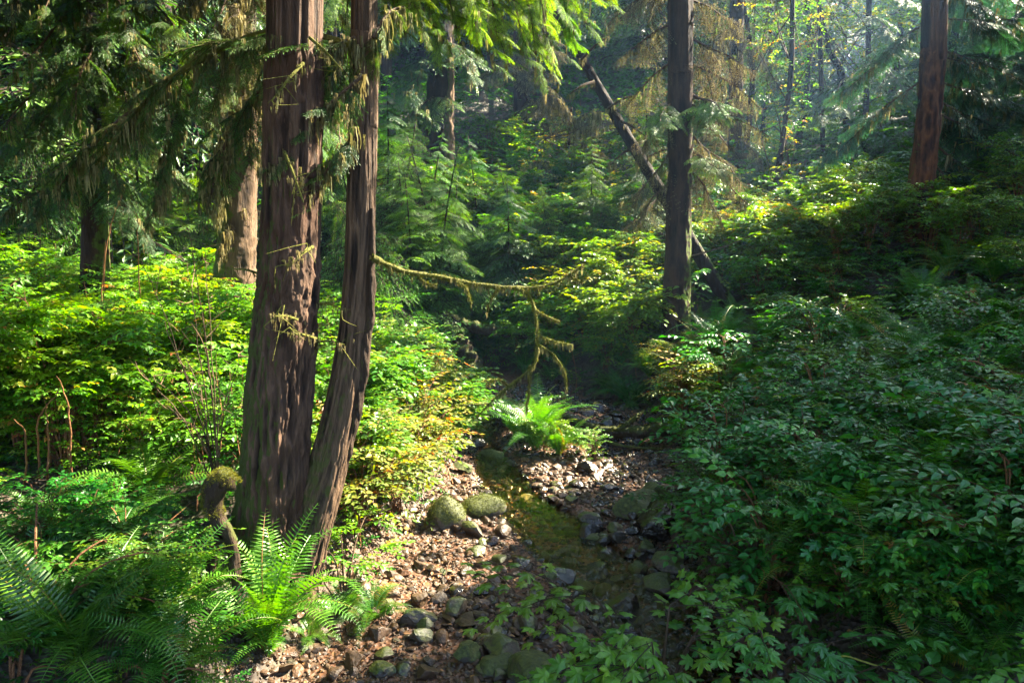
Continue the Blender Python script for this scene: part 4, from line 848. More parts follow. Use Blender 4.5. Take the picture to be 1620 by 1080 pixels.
boughs(*FT[16][:2], [((520, -60, 15), (560, 60, 12)), ((520, 0, 15), (480, 130, 12)), ((520, 60, 15), (555, 190, 12)), ((520, 130, 15), (500, 260, 12)), ((520, 200, 15), (560, 320, 12)), ((520, 250, 15), (490, 380, 12)), ((520, 300, 15), (555, 430, 12))], CS_M, 'needle_lit', droop=.7, width=.9, nsp=14, moss=20, ml=(.1, .4), tone=.3)
# tan mossy boughs around the straight trunk
TB = [((1092, 60, d3), (1180, 110, d3 - .4)), ((1092, 100, d3), (1200, 170, d3 - .3)), ((1092, 170, d3), (1215, 215, d3 - .5)), ((1092, 210, d3), (1170, 290, d3 - .5)), ((1092, 240, d3), (1190, 330, d3 - .6)), ((1092, 270, d3), (1140, 350, d3 - .6)), ((1060, 180, d3), (1010, 250, d3 - .3)),
      ((1060, 240, d3), (1000, 330, d3 - .3)), ((1060, 40, d3), (985, 90, d3 + .4)), ((1060, 100, d3), (990, 170, d3 + .4)), ((1092, 0, d3), (1170, 40, d3)), ((1060, -20, d3), (960, 40, d3 + .5)), ((1060, -60, d3), (1000, 20, d3 + .5)), ((1095, 150, d3), (1160, 240, d3 - .9)), ((1060, 290, d3), (990, 360, d3 - .2))]
boughs(r3, bp3, TB, CS_D, 'lichen', droop=.9, width=.5, nsp=10, moss=26, ml=(.04, .16), tone=.6, sag=.05)
boughs(r3, bp3, [((1092, 155, d3), (1150, 190, d3 - .8)), ((1092, 165, d3), (1130, 215, d3 - .8)), ((1060, 170, d3), (1045, 200, d3 - .8)), ((1092, 250, d3), (1140, 270, d3 - .8))], CS_M, 'needle', droop=.5, width=.5, nsp=12, moss=4, tone=.95)
# teal boughs of the reddish trunk
RB = [((1462, 40, d5 + .2), (1330, 150, d5 + 0.6)), ((1455, 130, d5 + .2), (1300, 260, d5 + 0.8)), ((1490, 30, d5 + .2), (1640, 60, d5 + 0.5)), ((1490, 80, d5 + .2), (1650, 150, d5 + 0.6)), ((1488, 130, d5 + .2), (1640, 200, d5 + 0.8)), ((1485, 180, d5 + .2), (1650, 280, d5 + 0.7)), ((1480, 230, d5 + .2), (1600, 320, d5 + 0.6)), ((1490, -60, d5 + .2), (1620, 0, d5 + 0.5)), ((1490, -20, d5 + .2), (1570, 60, d5 + 0.8)), ((1486, 160, d5 + .2), (1560, 230, d5 + 0.8)), ((1478, 260, d5 + .2), (1560, 350, d5 + 0.6)), ((1488, 90, d5 + .2), (1560, 160, d5 + 0.8))]
boughs(r5, bp5, RB, CS_M, 'needle_blue', droop=.45, width=.8, nsp=15, moss=30, ml=(.08, .3), tone=.55, sag=.04)
boughs(*FT[13][:2], [((1560, v, 17), (u, v + 90, 15)) for v, u in ((-60, 1650), (20, 1660), (90, 1520), (100, 1670), (180, 1650), (240, 1520), (250, 1640), (-90, 1560))], CS_M, 'needle_blue', droop=.5, width=1.3, nsp=14, moss=10, tone=.4)
boughs(*FT[12][:2], [((1365, v, 20), (u, v + 70, 18)) for v, u in ((-60, 1440), (20, 1420), (90, 1430), (120, 1290), (180, 1420), (240, 1330), (260, 1410), (200, 1300), (280, 1440))], CS_M, 'needle', droop=.5, width=1.2, nsp=12, moss=10, tone=.6)
boughs(*FT[2][:2], [((1165, v, 20), (u, v + 60, 18.5)) for v, u in ((-60, 1110), (-60, 1230), (40, 1120), (60, 1220), (150, 1120), (220, 1210), (260, 1130), (280, 1200))], CS_D, 'lichen', droop=.5, width=1.0, nsp=12, moss=20, ml=(.2, .5), tone=.3)
boughs(*FT[1][:2], [((826, v, 22), (u, v + 70, 20)) for v, u in ((-60, 900), (20, 880), (60, 770), (100, 890), (150, 880), (190, 850))], CS_M, 'lichen', droop=.6, width=1.2, nsp=12, moss=20, ml=(.2, .5), tone=.3)
boughs(*FT[0][:2], [((698, v, 19), (u, v + 60, 17.5)) for v, u in ((60, 745), (90, 640), (-60, 600), (0, 630), (-40, 780), (150, 640))], CS_M, 'needle', droop=.6, width=1.1, nsp=12, moss=20, ml=(.2, .5), tone=.5)
boughs(*FT[11][:2], [((900, 200, 18), (950, 180, 17)), ((895, 240, 18), (960, 250, 17)), ((890, 270, 18), (840, 260, 17)), ((900, 180, 18), (860, 150, 17))], CS_D, 'lichen', droop=.7, width=.8, nsp=10, moss=40, ml=(.15, .5), tone=.3)
# ================================================================== leafy crowns of the alders and maples in the haze
def leaf_cloud(root, bp, pts, rad, n, mat, kit=SP_SMALL, sc=1.6, name='crown', twigs=True):
    wd, lf = Buf(), Buf(); pts = np.array(pts); i = rng.integers(0, len(pts), n); T = pts[i] + rng.normal(0, 1, (n, 3)) * np.array([rad, rad, rad * .7])
    for k, (tw, le) in enumerate(kit):
        q = np.arange(n) % len(kit) == k; m = q.sum(); B = scl(axes(yawdir(rng.uniform(0, 6.28, m), rng.uniform(-.4, .5, m)), np.stack([rng.normal(0, .3, m), rng.normal(0, .3, m), np.ones(m)], 1)), sc * rng.uniform(.7, 1.2, m))
        wd.put(tw, B, T[q], np.full(m, .4)); lf.put(le, B, T[q], rng.beta(2, 2.2, m))
    for _ in range(n // 14):                       # limbs towards some of the sprays
        s0 = pts[rng.integers(len(pts))]; e0 = T[rng.integers(n)]; tube(wd, curve([s0, (s0 + e0) / 2 + rng.normal(0, .1, 3), e0], 6), np.linspace(.02, .006, 6), 4, .4)
    o = part(lf, name, G[mat], root, bp); part(wd, 'twigs', G['twig'], root, bp)
leaf_cloud(*FT[7][:2], [P(u, v, 17) for u, v in ((1254, 20), (1250, 100), (1245, 160), (1235, 230), (1225, 290), (1200, 300), (1240, 60))], .45, 150, 'maple_leaf', sc=1.1)
leaf_cloud(*FT[9][:2], [P(u, v, 21) for u, v in ((1300, -40), (1330, 0), (1370, 40), (1400, 100), (1360, 110), (1420, 20), (1270, 20), (1340, 60), (1440, 60), (1390, 150), (1310, 150), (1330, 190))], .8, 520, 'maple_leaf', sc=1.25)
leaf_cloud(*FT[8][:2], [P(u, v, 17.5) for u, v in ((1240, 220), (1225, 200), (1190, 215), (1250, 270), (1245, 200))], .3, 60, 'autumn_leaf', sc=.9)
leaf_cloud(*FT[11][:2], [P(u, v, 18) for u, v in ((890, 250), (860, 220), (910, 300))], .5, 60, 'lush_leaf', sc=1.1)

# ================================================================== shrubs
print('shrubs')
def variants(n, seed, mat, twmat='red_twig', **kw):
    out = []
    for k in range(n):
        wd, lf = shrub_bufs(seed + k, **kw); out.append((wd, lf, mat, twmat))
    return out
MESH = {}
def bush(name, key, loc, yaw, s, label, cat, group):
    """the first of a kind is built, the rest are copies with their parts"""
    if key not in MESH:
        wd, lf, mat, tm = KIND[key[0]][key[1]]
        root = empty(name, (0, 0, 0), '', cat); a_ = lf.build('foliage', G[mat], root); b_ = wd.build('canes', G[tm], root); KIDS[root.name] = [a_, b_]; MESH[key] = root; o = root
    else: o = copy_tree(MESH[key])
    o.location = [float(q) for q in loc]; o.rotation_euler = (0, 0, yaw); o.scale = (s, s, s * float(rng.uniform(.9, 1.1)))
    return tag(o, label, cat, group)
KIND = {'sun': variants(4, 700, 'sun_leaf', rad=.62, h=1.15, nsp=230, kit=SP_TRI_N, canes=12),
        'lush': variants(4, 720, 'lush_leaf', rad=.5, h=.75, nsp=130, kit=SP_ROUND, canes=10),
        'autumn': variants(3, 740, 'autumn_leaf', rad=.45, h=.8, nsp=80, kit=SP_SMALL, canes=12),
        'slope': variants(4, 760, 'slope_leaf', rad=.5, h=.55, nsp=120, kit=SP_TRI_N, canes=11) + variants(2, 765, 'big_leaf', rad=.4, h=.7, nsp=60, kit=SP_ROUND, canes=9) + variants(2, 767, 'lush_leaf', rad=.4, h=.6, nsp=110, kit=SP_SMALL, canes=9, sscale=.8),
        'palm': variants(3, 780, 'big_leaf', rad=.45, h=.55, nsp=34, kit=SP_PALM, canes=8),
        'back': variants(3, 800, 'lush_leaf', rad=.9, h=1.5, nsp=140, kit=SP_ROUND, canes=12, sscale=1.3)}
SB = []   # (kind, u, v, scale, look, group)
def zone(kind, n, poly, s0, s1, look, group):
    us, vs = [p[0] for p in poly], [p[1] for p in poly]; k = 0; tries = 0
    while k < n and tries < 4000:
        tries += 1; u, v = rng.uniform(min(us), max(us)), rng.uniform(min(vs), max(vs))
        if inside(np.array([u]), np.array([v]), poly)[0]:
            p = G0(u, v)
            if p[1] < 3.4: continue
            if abs(u - 1068) < 48 and 470 < v < 640 and look != 'orange tinged bush': continue
            if 1080 < u < 1190 and 440 < v < 580: continue
            if in_bed(p[0], p[1], .05) and p[1] < 12 and look != 'small sunlit bush': continue
            SB.append((kind, p, rng.uniform(s0, s1), look, group)); k += 1
def inside(u, v, poly):
    c = np.zeros(len(u), bool); n = len(poly)
    for i in range(n):
        x1, y1 = poly[i]; x2, y2 = poly[(i + 1) % n]
        if y1 == y2: continue
        q = ((y1 > v) != (y2 > v)) & (u < (x2 - x1) * (v - y1) / (y2 - y1) + x1); c ^= q
    return c
zone('sun', 34, [(-80, 470), (330, 440), (400, 560), (330, 700), (150, 760), (-80, 800)], .75, 1.15, 'sunlit salmonberry bush with red canes', 'salmonberry bushes on the sunny bank')
zone('sun', 22, [(-60, 640), (330, 620), (340, 720), (180, 780), (-60, 800)], .45, .7, 'low sunlit salmonberry bush', 'low salmonberry bushes along the edge of the shade')
zone('lush', 22, [(520, 560), (640, 560), (745, 690), (720, 790), (640, 860), (580, 900), (520, 920)], .6, .95, 'bright green leafy bush', 'bright bushes along the creek')
zone('autumn', 16, [(560, 560), (640, 560), (740, 680), (680, 780), (560, 880)], .5, .85, 'small yellowing bush with reddish leaves', 'yellowing bushes along the creek')
zone('autumn', 14, [(880, 430), (1060, 400), (1330, 360), (1300, 420), (1000, 520), (900, 520)], .8, 1.3, 'yellow and orange leaved bush', 'autumn coloured bushes beyond the creek')
zone('lush', 26, [(900, 430), (1060, 420), (1350, 380), (1250, 480), (1150, 560), (960, 600), (900, 520)], .8, 1.3, 'green leafy bush', 'green bushes beyond the creek')
zone('autumn', 7, [(1010, 600), (1130, 585), (1150, 660), (1050, 680)], .55, .85, 'orange tinged bush', 'orange tinged bushes below the straight trunk')
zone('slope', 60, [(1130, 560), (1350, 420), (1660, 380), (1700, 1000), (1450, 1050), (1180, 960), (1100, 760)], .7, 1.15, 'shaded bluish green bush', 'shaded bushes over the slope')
zone('palm', 14, [(1080, 850), (1250, 700), (1660, 700), (1660, 1080), (1100, 1080)], .7, 1.05, 'broad leaved thimbleberry bush', 'thimbleberry bushes on the shaded slope')
zone('back', 20, [(600, 300), (900, 230), (1000, 380), (880, 500), (640, 480)], .55, .9, 'tall leafy bush on the dark hillside', 'bushes on the hillside behind')
zone('back', 16, [(1150, 330), (1640, 330), (1640, 430), (1250, 420)], .55, .85, 'dim leafy bush', 'bushes along the top of the slope')
zone('lush', 3, [(780, 640), (930, 650), (950, 745), (800, 745)], .35, .5, 'small sunlit bush', 'small bushes on the creek island')
zone('lush', 16, [(640, 470), (900, 470), (900, 590), (700, 600)], .7, 1.1, 'dark green bush', 'bushes at the head of the creek')
zone('slope', 6, [(-60, 820), (330, 780), (330, 900), (200, 1080), (-60, 1080)], .45, .7, 'dark green bramble', 'brambles on the shaded bank')
for kind, p, s, look, group in SB:
    bush({'sun': 'salmonberry_bush', 'lush': 'leafy_bush', 'autumn': 'autumn_bush', 'slope': 'slope_bush', 'palm': 'thimbleberry_bush', 'back': 'hillside_bush'}[kind], (kind, int(rng.integers(len(KIND[kind])))), p, rng.uniform(0, 6.28), s,
         look + ' ' + where(p + np.array([0, 0, .5])), 'bush', group)

# the nearest leafy stems, built one by one
def near_plant(base, tips, mat, kit, lab, nleaf=5, size=1.0, name='thimbleberry_plant', twm='twig', rr=.5):
    bp = base; root = empty(name, bp, lab, 'plant'); wd, lf = Buf(), Buf()
    for t in tips:
        c = curve([bp - [0, 0, .05], bp * .55 + t * .45 + [0, 0, .12], t * .9 + bp * .1 + [0, 0, .06], t], 12); tube(wd, c, np.linspace(.008, .003, 12), 5, .5)
        for k in range(nleaf):
            tw, le = kit[int(rng.integers(len(kit)))]; q = c[min(11, 5 + int(rng.integers(7)))]; a = math.atan2(*(t - bp)[[1, 0]]) + rng.normal(0, rr * 1.6)
            B = scl(axes(yawdir(np.array([a]), rng.uniform(-.2, .2)), [[rng.normal(0, .15), rng.normal(0, .15) - .12, 1]]), size * rng.uniform(.75, 1.15)); wd.put(tw, B, q[None], [.5]); lf.put(le, B, q[None], [rng.uniform(.3, .8)])
    o = lf.build('leaves', G[mat], smooth=False); o.parent = root; o.location = [-float(a) for a in bp]; part(wd, 'stems', G[twm], root, bp); return root
near_plant(G0(1010, 1120), [P(790, 935, 3.75), P(880, 950, 3.7), P(860, 915, 3.9), P(940, 950, 3.6)], 'lush_leaf', SP_PALM[:2], 'broad palmate leaves on a stem arching out over the gravel', 3, .95)
near_plant(G0(1040, 1180), [P(960, 1040, 3.1), P(1010, 1000, 3.2), P(1060, 1060, 3.0), P(930, 1075, 3.1), P(1100, 1010, 3.2), P(990, 1060, 2.9), P(1060, 960, 3.4), P(1130, 960, 3.4), P(1030, 1020, 3)], 'lush_leaf', SP_PALM, 'big toothed palmate leaves low over the stony creek edge', 5, .9)
near_plant(G0(1230, 1180), [P(1200, 1000, 3.1), P(1260, 1060, 2.9), P(1320, 1020, 3.1), P(1180, 1065, 2.9), P(1400, 1060, 3)], 'big_leaf', SP_PALM, 'large leaves lowest on the shaded slope by a pale vine', 5, .9)
near_plant(G0(1200, 1000), [P(1130, 780, 4.6), P(1190, 700, 4.9), P(1090, 730, 5), P(1240, 790, 4.6), P(1170, 850, 4.4), P(1100, 860, 4.4), P(1300, 740, 4.8)], 'big_leaf', SP_ROUND, 'arching leafy shrub reaching over the dark blocks by the pool', 6, .7)
near_plant(G0(1330, 1010), [P(1350, 830, 4.2), P(1270, 860, 4.2), P(1450, 840, 4.3), P(1400, 900, 4.0), P(1300, 930, 3.9)], 'big_leaf', SP_ROUND, 'glossy round leaved shrub in the middle of the shaded slope', 6, .8)
near_plant(G0(60, 1000), [P(60, 800, 3.6), P(170, 860, 3.5), P(240, 880, 3.4), P(130, 900, 3.4), P(200, 930, 3.3), P(40, 900, 3.3), P(250, 960, 3.3)], 'lush_leaf', SP_TRI_N, 'salmonberry stem with red twigs arching over the dark ferns', 6, .52, 'salmonberry_plant', 'red_twig')
near_plant(G0(250, 1120), [P(280, 1060, 3), P(200, 1070, 3), P(330, 1075, 2.95), P(300, 1040, 3.1)], 'lush_leaf', SP_TRI_N, 'bright leafy stems low beside the bright sword fern', 5, .45, 'salmonberry_plant', 'red_twig')
near_plant(G0(20, 1130), [P(20, 1020, 3), P(60, 1000, 3.1), P(30, 1060, 2.9), P(90, 1070, 2.9)], 'lush_leaf', SP_TRI_N, 'sunlit sprig in the lowest corner of the shaded bank', 4, .42, 'salmonberry_plant', 'red_twig')
near_plant(G0(545, 960), [P(540, 850, 4.5), P(560, 900, 4.4), P(600, 870, 4.6), P(580, 820, 4.8), P(520, 880, 4.4)], 'sun_leaf', SP_ROUND, 'pale sunlit sprigs at the foot of the curved trunk', 7, .5, 'leafy_plant')
# bare twiggy shrub before the spruce
pb = G0(345, 770); root = empty('bare_bush', pb, 'bare twiggy bush fanning up beside the thick mossy trunk', 'bush'); b = Buf()
for (u, v) in ((205, 570), (235, 600), (265, 530), (300, 440), (320, 480), (285, 560), (340, 560), (360, 600), (250, 640), (225, 400), (300, 360), (330, 390), (375, 560)):
    e = P(u, v, pb[1] + rng.uniform(-.3, .3)); c = curve([pb - [0, 0, .1], pb * .6 + e * .4 + [0, 0, .15], e], 18) + np.cumsum(rng.normal(0, .006, (18, 3)), 0); tube(b, c, np.linspace(.006, .002, 18), 5, rng.uniform(.2, .9))
    for _ in range(5):
        s0 = c[rng.integers(8, 18)]; e1 = s0 + rng.normal(0, .12, 3) + [0, 0, .08]; tube(b, curve([s0, (s0 + e1) / 2 + rng.normal(0, .015, 3), e1], 5), [.004, .003, .003, .002, .001], 3, .8)
part(b, 'branches', G['twig'], root, pb)
for lab, us in (('dead brown canes rising out of the sunlit bank', ((60, 700, 620), (75, 720, 640), (115, 700, 600), (40, 740, 660))), ('pale dry sticks leaning through the salmonberry leaves', ((150, 560, 380), (165, 520, 300), (140, 600, 470), (225, 500, 340)))):
    p_ = G0(us[0][0], us[0][1] + 60); root = empty('dead_cane', p_, lab, 'twigs'); b = Buf()
    for (u, v, vt) in us: tube(b, curve([P(u, v + 60, p_[1]), P(u + rng.uniform(-15, 15), (v + vt) / 2, p_[1] - .4), P(u + rng.uniform(-30, 30), vt, p_[1] - .6)], 16) + np.cumsum(rng.normal(0, .006, (16, 3)), 0), np.linspace(.009, .003, 16), 5, .8)
    part(b, 'canes', G['red_twig'], root, p_)
# pale vine on the slope
p_ = G0(1330, 1090); b = Buf(); tube(b, curve([P(1320, 1050, 3.1), P(1335, 1037, 3.1), P(1380, 1050, 3.05), P(1440, 1068, 3), P(1480, 1095, 3)], 40), .0045, 5, .9); o = b.build('vine', G['sun_leaf']); tag(o, 'pale green vine stem looping over the lowest large leaves', 'vine')
# fallen branches on the slope
for k, (lab, q) in enumerate((('thin arched dead branch over the shaded ferns', [(1430, 720), (1450, 690), (1490, 684), (1530, 695), (1548, 705)]), ('dead branch lying across the foot of the slope below the golden bracken', [(1110, 590), (1150, 630), (1185, 665), (1230, 690)]), ('bare twig reaching from the straight trunk over green bushes', [(1094, 405), (1130, 395), (1160, 385), (1190, 372)]),
                              ('dark fallen branch near the foot of the leaning trunk', [(960, 480), (930, 475), (985, 482), (1000, 478)]))):
    dd = G0(*q[0])[1] - (.4 if k != 2 else -.1); 
    if k == 2: dd = d3
    b = Buf(); tube(b, curve([P(u, v, dd) for u, v in q], 30), np.linspace(.016, .006, 30), 6, .5, bump=.4); o = b.build('fallen_branch', G['twig']); tag(o, lab, 'branch')

# ================================================================== ferns
print('ferns')
FK = {}
def fern(u, v, L, lab, var=0, mat='fern', far=False, n=18, lean=(0, 0), p=None, name='sword_fern', group=None):
    key = (var, mat, far)
    if p is None: p = G0(u, v)
    if key not in FK:
        b = fern_mesh(900 + var, n, 1.0, far, mat); o = b.build(name, G[mat]); FK[key] = o
    else: o = FK[key].copy(); COL.objects.link(o)
    o.location = [float(p[0]), float(p[1]), float(p[2]) - .02]; o.scale = (L, L, L); o.rotation_euler = (lean[0], lean[1], float(rng.uniform(0, 6.28)))
    return tag(o, lab, 'fern', group)
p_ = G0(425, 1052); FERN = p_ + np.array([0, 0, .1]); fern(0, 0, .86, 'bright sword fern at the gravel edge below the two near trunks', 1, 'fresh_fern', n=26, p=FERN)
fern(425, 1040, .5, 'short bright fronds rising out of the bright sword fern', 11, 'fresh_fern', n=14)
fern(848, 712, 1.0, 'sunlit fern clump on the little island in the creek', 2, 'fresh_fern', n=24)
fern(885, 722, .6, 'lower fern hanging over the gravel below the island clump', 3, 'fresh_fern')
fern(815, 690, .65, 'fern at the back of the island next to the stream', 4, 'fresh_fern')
fern(1125, 585, .9, 'golden bracken patch at the foot of the straight trunk', 5, 'gold_fern', n=20)
fern(1085, 625, .8, 'reddish dying fern below the golden bracken', 6, 'gold_fern')
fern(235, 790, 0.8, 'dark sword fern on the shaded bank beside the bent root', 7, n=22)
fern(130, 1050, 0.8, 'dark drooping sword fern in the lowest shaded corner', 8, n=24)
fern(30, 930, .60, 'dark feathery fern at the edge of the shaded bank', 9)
fern(250, 985, 0.72, 'dim sword fern between the bramble and the bent root', 10)
fern(285, 1075, 0.7, 'fern with one long upright frond beside the bright one', 12)
fern(335, 945, .30, 'small fern under the bent root', 13)
fern(175, 880, 0.6, 'shadowed fern behind the arching salmonberry stem', 14)
fern(90, 850, 0.6, 'small fern just under the sunlit bank', 15)
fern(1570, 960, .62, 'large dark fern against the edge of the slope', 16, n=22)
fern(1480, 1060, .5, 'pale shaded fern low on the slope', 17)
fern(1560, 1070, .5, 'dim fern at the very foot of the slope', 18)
fern(1400, 660, .6, 'grey green fern arching out of the slope thicket', 19)
fern(1340, 840, .5, 'feathery fern half way down the slope', 20)
fern(590, 985, .4, 'yellow green fern tip by the curved trunk foot', 21)
fern(545, 975, .34, 'small sunlit fern at the gravel edge', 22)
fern(490, 1010, .3, 'little fern touching the bright sword fern', 23)
fn = 0
def fern_zone(n, poly, l0, l1, look, group, mat='fern', far=False, vars_=(2, 7, 8, 16), up=0.):
    us, vs = [p[0] for p in poly], [p[1] for p in poly]; k = 0; t = 0
    while k < n and t < 3000:
        t += 1; u, v = rng.uniform(min(us), max(us)), rng.uniform(min(vs), max(vs))
        if inside(np.array([u]), np.array([v]), poly)[0]:
            p = G0(u, v)
            if in_bed(p[0], p[1], -.1) and p[1] < 12: continue
            fern(u, v, rng.uniform(l0, l1), look + ' ' + where(p + [0, 0, .3]), int(vars_[int(rng.integers(len(vars_)))]) + (40 if far else 0), mat, far, 18, p=p + [0, 0, up], group=group); k += 1
fern_zone(22, [(640, 480), (740, 470), (900, 480), (900, 600), (770, 620), (690, 600)], .55, .85, 'mid green fern', 'ferns around the head of the creek', far=True)
fern_zone(14, [(700, 280), (860, 240), (1000, 330), (960, 420), (780, 380)], .9, 1.3, 'glossy hillside fern', 'ferns on the hillside', far=True)
fern_zone(46, [(1120, 560), (1650, 400), (1650, 1050), (1250, 950)], .6, .95, 'shaded fern', 'ferns over the slope', vars_=(16, 19, 20, 17), up=.14)
fern_zone(9, [(930, 560), (1060, 560), (1060, 650), (940, 640)], .5, .7, 'green fern', 'ferns under the straight trunk')
fern_zone(9, [(-40, 830), (320, 820), (320, 1080), (-40, 1080)], .35, .5, 'dark bank fern', 'ferns on the shaded bank', vars_=(7, 8, 10))
fern_zone(5, [(-20, 450), (60, 440), (60, 520), (-20, 520)], .6, .8, 'sunlit fern', 'ferns behind the sunny bank', far=True)
# bracken fronds standing in the golden patch and the slope
def bracken_plant(p, s, n, mat, lab):
    b = Buf()
    for k in range(n):
        a = rng.uniform(0, 6.28); b.put(BRACK[k % 3], scl(axes(yawdir(np.array([a]), rng.uniform(.2, .7)), [[0, 0, 1]]), s * rng.uniform(.7, 1.1)), np.array([[0, 0, 0.]]), [rng.uniform(.2, .7)])
    o = b.build('bracken', G[mat]); o.location = [float(q) for q in p]; tag(o, lab, 'bracken')
for u, v, s, n, mat, lab in ((1110, 580, .9, 9, 'gold_fern', 'pale gold bracken fronds beside the straight trunk'), (1155, 600, .8, 7, 'gold_fern', 'yellowing bracken on the far side of the golden patch'), (1430, 800, .6, 7, 'slope_leaf', 'lacy shaded bracken amid the slope thicket'), (1520, 750, .6, 7, 'slope_leaf', 'lacy bracken under the arched dead branch'),
                             (1300, 700, .6, 7, 'slope_leaf', 'lacy bracken up the slope from the dark blocks'), (1480, 640, .7, 7, 'slope_leaf', 'bluish bracken in the upper thicket'), (90, 560, .7, 8, 'sun_leaf', 'sunlit bracken at the back of the salmonberry bank'), (200, 700, .55, 8, 'sun_leaf', 'sunlit bracken low in the salmonberry bank'), (620, 700, .5, 7, 'lush_leaf', 'bright bracken behind the round mossy boulder'), (560, 640, .5, 6, 'lush_leaf', 'bright bracken just past the curved trunk')):
    bracken_plant(G0(u, v), s, n, mat, lab)
fern_zone(7, [(1020, 520), (1170, 500), (1170, 640), (1020, 640)], .4, .6, 'low fern', 'low ferns at the foot of the straight trunk')

# ================================================================== logs, stump, roots
def log(ctrl, r0, r1_, lab, name='fallen_log', mat='log', cat='log', mossn=1200, bump=.45):
    b = Buf(); c = curve(ctrl, 90); tube(b, c, np.linspace(r0, r1_, 90) * (1 + .12 * np.sin(np.arange(90) * .5)), 20, .5, bump=bump, seed=int(rng.integers(50)), fr=(9, 9, 9)); o = b.build(name, G[mat], smooth=True, loc=ctrl[0]); tag(o, lab, cat)
    if mossn:
        m = Buf(); q = rng.normal(size=(mossn, 3)); q /= np.linalg.norm(q, axis=1, keepdims=True); q[:, 2] = np.abs(q[:, 2]); k = rng.integers(0, 90, mossn); rr_ = np.linspace(r0, r1_, 90)[k]
        s = fbm(c[k] * 5, 2, 5) > -.2; m.put(BL, scl(axes(q[s] + rng.normal(0, .4, (s.sum(), 3)) + [0, 0, -.3], rng.normal(size=(s.sum(), 3))), rng.uniform(.015, .04, s.sum())), (c[k] + q * rr_[:, None])[s] - np.asarray(ctrl[0]), rng.uniform(0, 1, s.sum())); x = m.build('moss', G['moss'], o)
    return o
dl = G0(980, 705)[1]
log([P(880, 655, dl + .8), P(925, 672, dl + .4), P(965, 683, dl + .1), P(1010, 682, dl), P(1060, 680, dl + .1), P(1100, 700, dl)], .05, .075, 'mossy fallen log lying across the dark gravel beyond the pool')
log([P(975, 683, dl), P(1000, 665, dl + .1), P(1018, 650, dl + .4)], .035, .02, 'short mossy limb sticking up off the fallen log', mossn=400)
log([P(905, 700, dl - .2), P(935, 690, dl - .1), P(985, 706, dl - .2), P(1060, 712, dl - .2)], .03, .02, 'thin dark root lying below the fallen mossy log', name='exposed_root', cat='root', mossn=200)
ps = G0(752, 612); log([ps + [0, 0, -.3], P(752, 590, ps[1]), P(735, 555, ps[1] + .4), P(722, 535, ps[1] + .7)], .22, .12, 'rotten leaning stump at the head of the stream', name='rotten_stump', cat='stump', bump=.8)
ps = G0(680, 760); log([ps + [0, 0, -.2], P(672, 735, ps[1]), P(664, 712, ps[1])], .10, .06, 'small pale stump among bright leaves above the round boulder', name='pale_stump', cat='stump', mat='bark_pale', mossn=0, bump=.8)
log([P(700, 500, 12.5), P(760, 520, 12.3), P(850, 530, 12.2)], .12, .08, 'dark fallen log under the hillside ferns', mossn=600)
dd = G0(1130, 720)[1]; log([P(1030, 765, dd), P(1110, 735, dd), P(1190, 700, dd + .3)], .06, .08, 'mossy log half buried in leaves at the foot of the slope', mossn=500)

# ================================================================== undergrowth (uncountable)
print('undergrowth')
def undergrowth(name, lab, xr, yr, dens, hfun, kit, mat, keep, sc=(.7, 1.1), canes=.15, seed=0, beta=(2.2, 1.1), rb=(2, 3)):
    r = np.random.default_rng(seed); n = int((xr[1] - xr[0]) * (yr[1] - yr[0]) * dens); x = r.uniform(*xr, n); y = r.uniform(*yr, n); k = keep(x, y); x, y = x[k], y[k]; n = len(x)
    g = ground(x, y); hh = hfun(x, y); z = g + hh * r.beta(*beta, n); T = np.stack([x, y, z], 1); u, v, f = proj(T); vis = (u > -160) & (u < 1780) & (v > -60) & (v < 1240) & (y > 1.8); T, g = T[vis], g[vis]; n = len(T)
    wd, lf = Buf(), Buf(); a = r.uniform(0, 6.28, n)
    for k_, (tw, le) in enumerate(kit):
        s = np.arange(n) % len(kit) == k_; m = s.sum(); B = scl(axes(yawdir(a[s], r.uniform(-.25, .4, m)), np.stack([r.normal(0, .2, m), r.normal(0, .2, m), np.ones(m)], 1)), r.uniform(*sc, m))
        wd.put(tw, B, T[s], np.full(m, .4)); cn = .5 + .5 * n2(T[s][:, 0], T[s][:, 1], .8, seed + 3); lf.put(le, B, T[s], np.clip(r.beta(*rb, m) * .8 + .3 * (cn - .4), 0, 1))
    for q in np.where(r.uniform(size=n) < canes)[0]:
        p = T[q]; b0 = np.array([p[0] + r.normal(0, .12), p[1] + r.normal(0, .12), g[q] - .03]); tube(wd, curve([b0, (b0 + p) / 2 + r.normal(0, .05, 3), p], 4), [.007, .005, .004, .002], 3, r.uniform(.2, 1), 1, cap=False)
    for l in range(len(lf.M)): lf.M[l] = lf.M[l] + 2
    wd.V += lf.V; wd.R += lf.R; wd.L += [l + wd.n for l in lf.L]; wd.N += lf.N; wd.M += lf.M; wd.n += lf.n
    o = wd.build(name, [G['twig'], G['red_twig'], G[mat]]); tag(o, lab, 'undergrowth', kind='stuff'); print(name, n, len(o.data.polygons)); return o
bedx = lambda x, y: np.abs(x - np.interp(y, YK, CX)) - np.interp(y, YK, CW)
left = lambda x, y: (x < np.interp(y, YK, CX) - np.interp(y, YK, CW) - .10)
def sightline(x, y):
    # low growth in front of the straight trunk's foot
    q = bp3[:2] / np.linalg.norm(bp3[:2]); t_ = x * q[0] + y * q[1]; d_ = np.abs(x * q[1] - y * q[0]); L = np.linalg.norm(bp3[:2]); a_ = (d_ < .55) & (t_ > L - 2.6) & (t_ < L + .2)
    q = P(1140, 470, dL)[:2]; L = np.linalg.norm(q); q = q / L; t_ = x * q[0] + y * q[1]; d_ = np.abs(x * q[1] - y * q[0]); return a_ | ((d_ < .6) & (t_ > L - 2.4) & (t_ < L + .2))
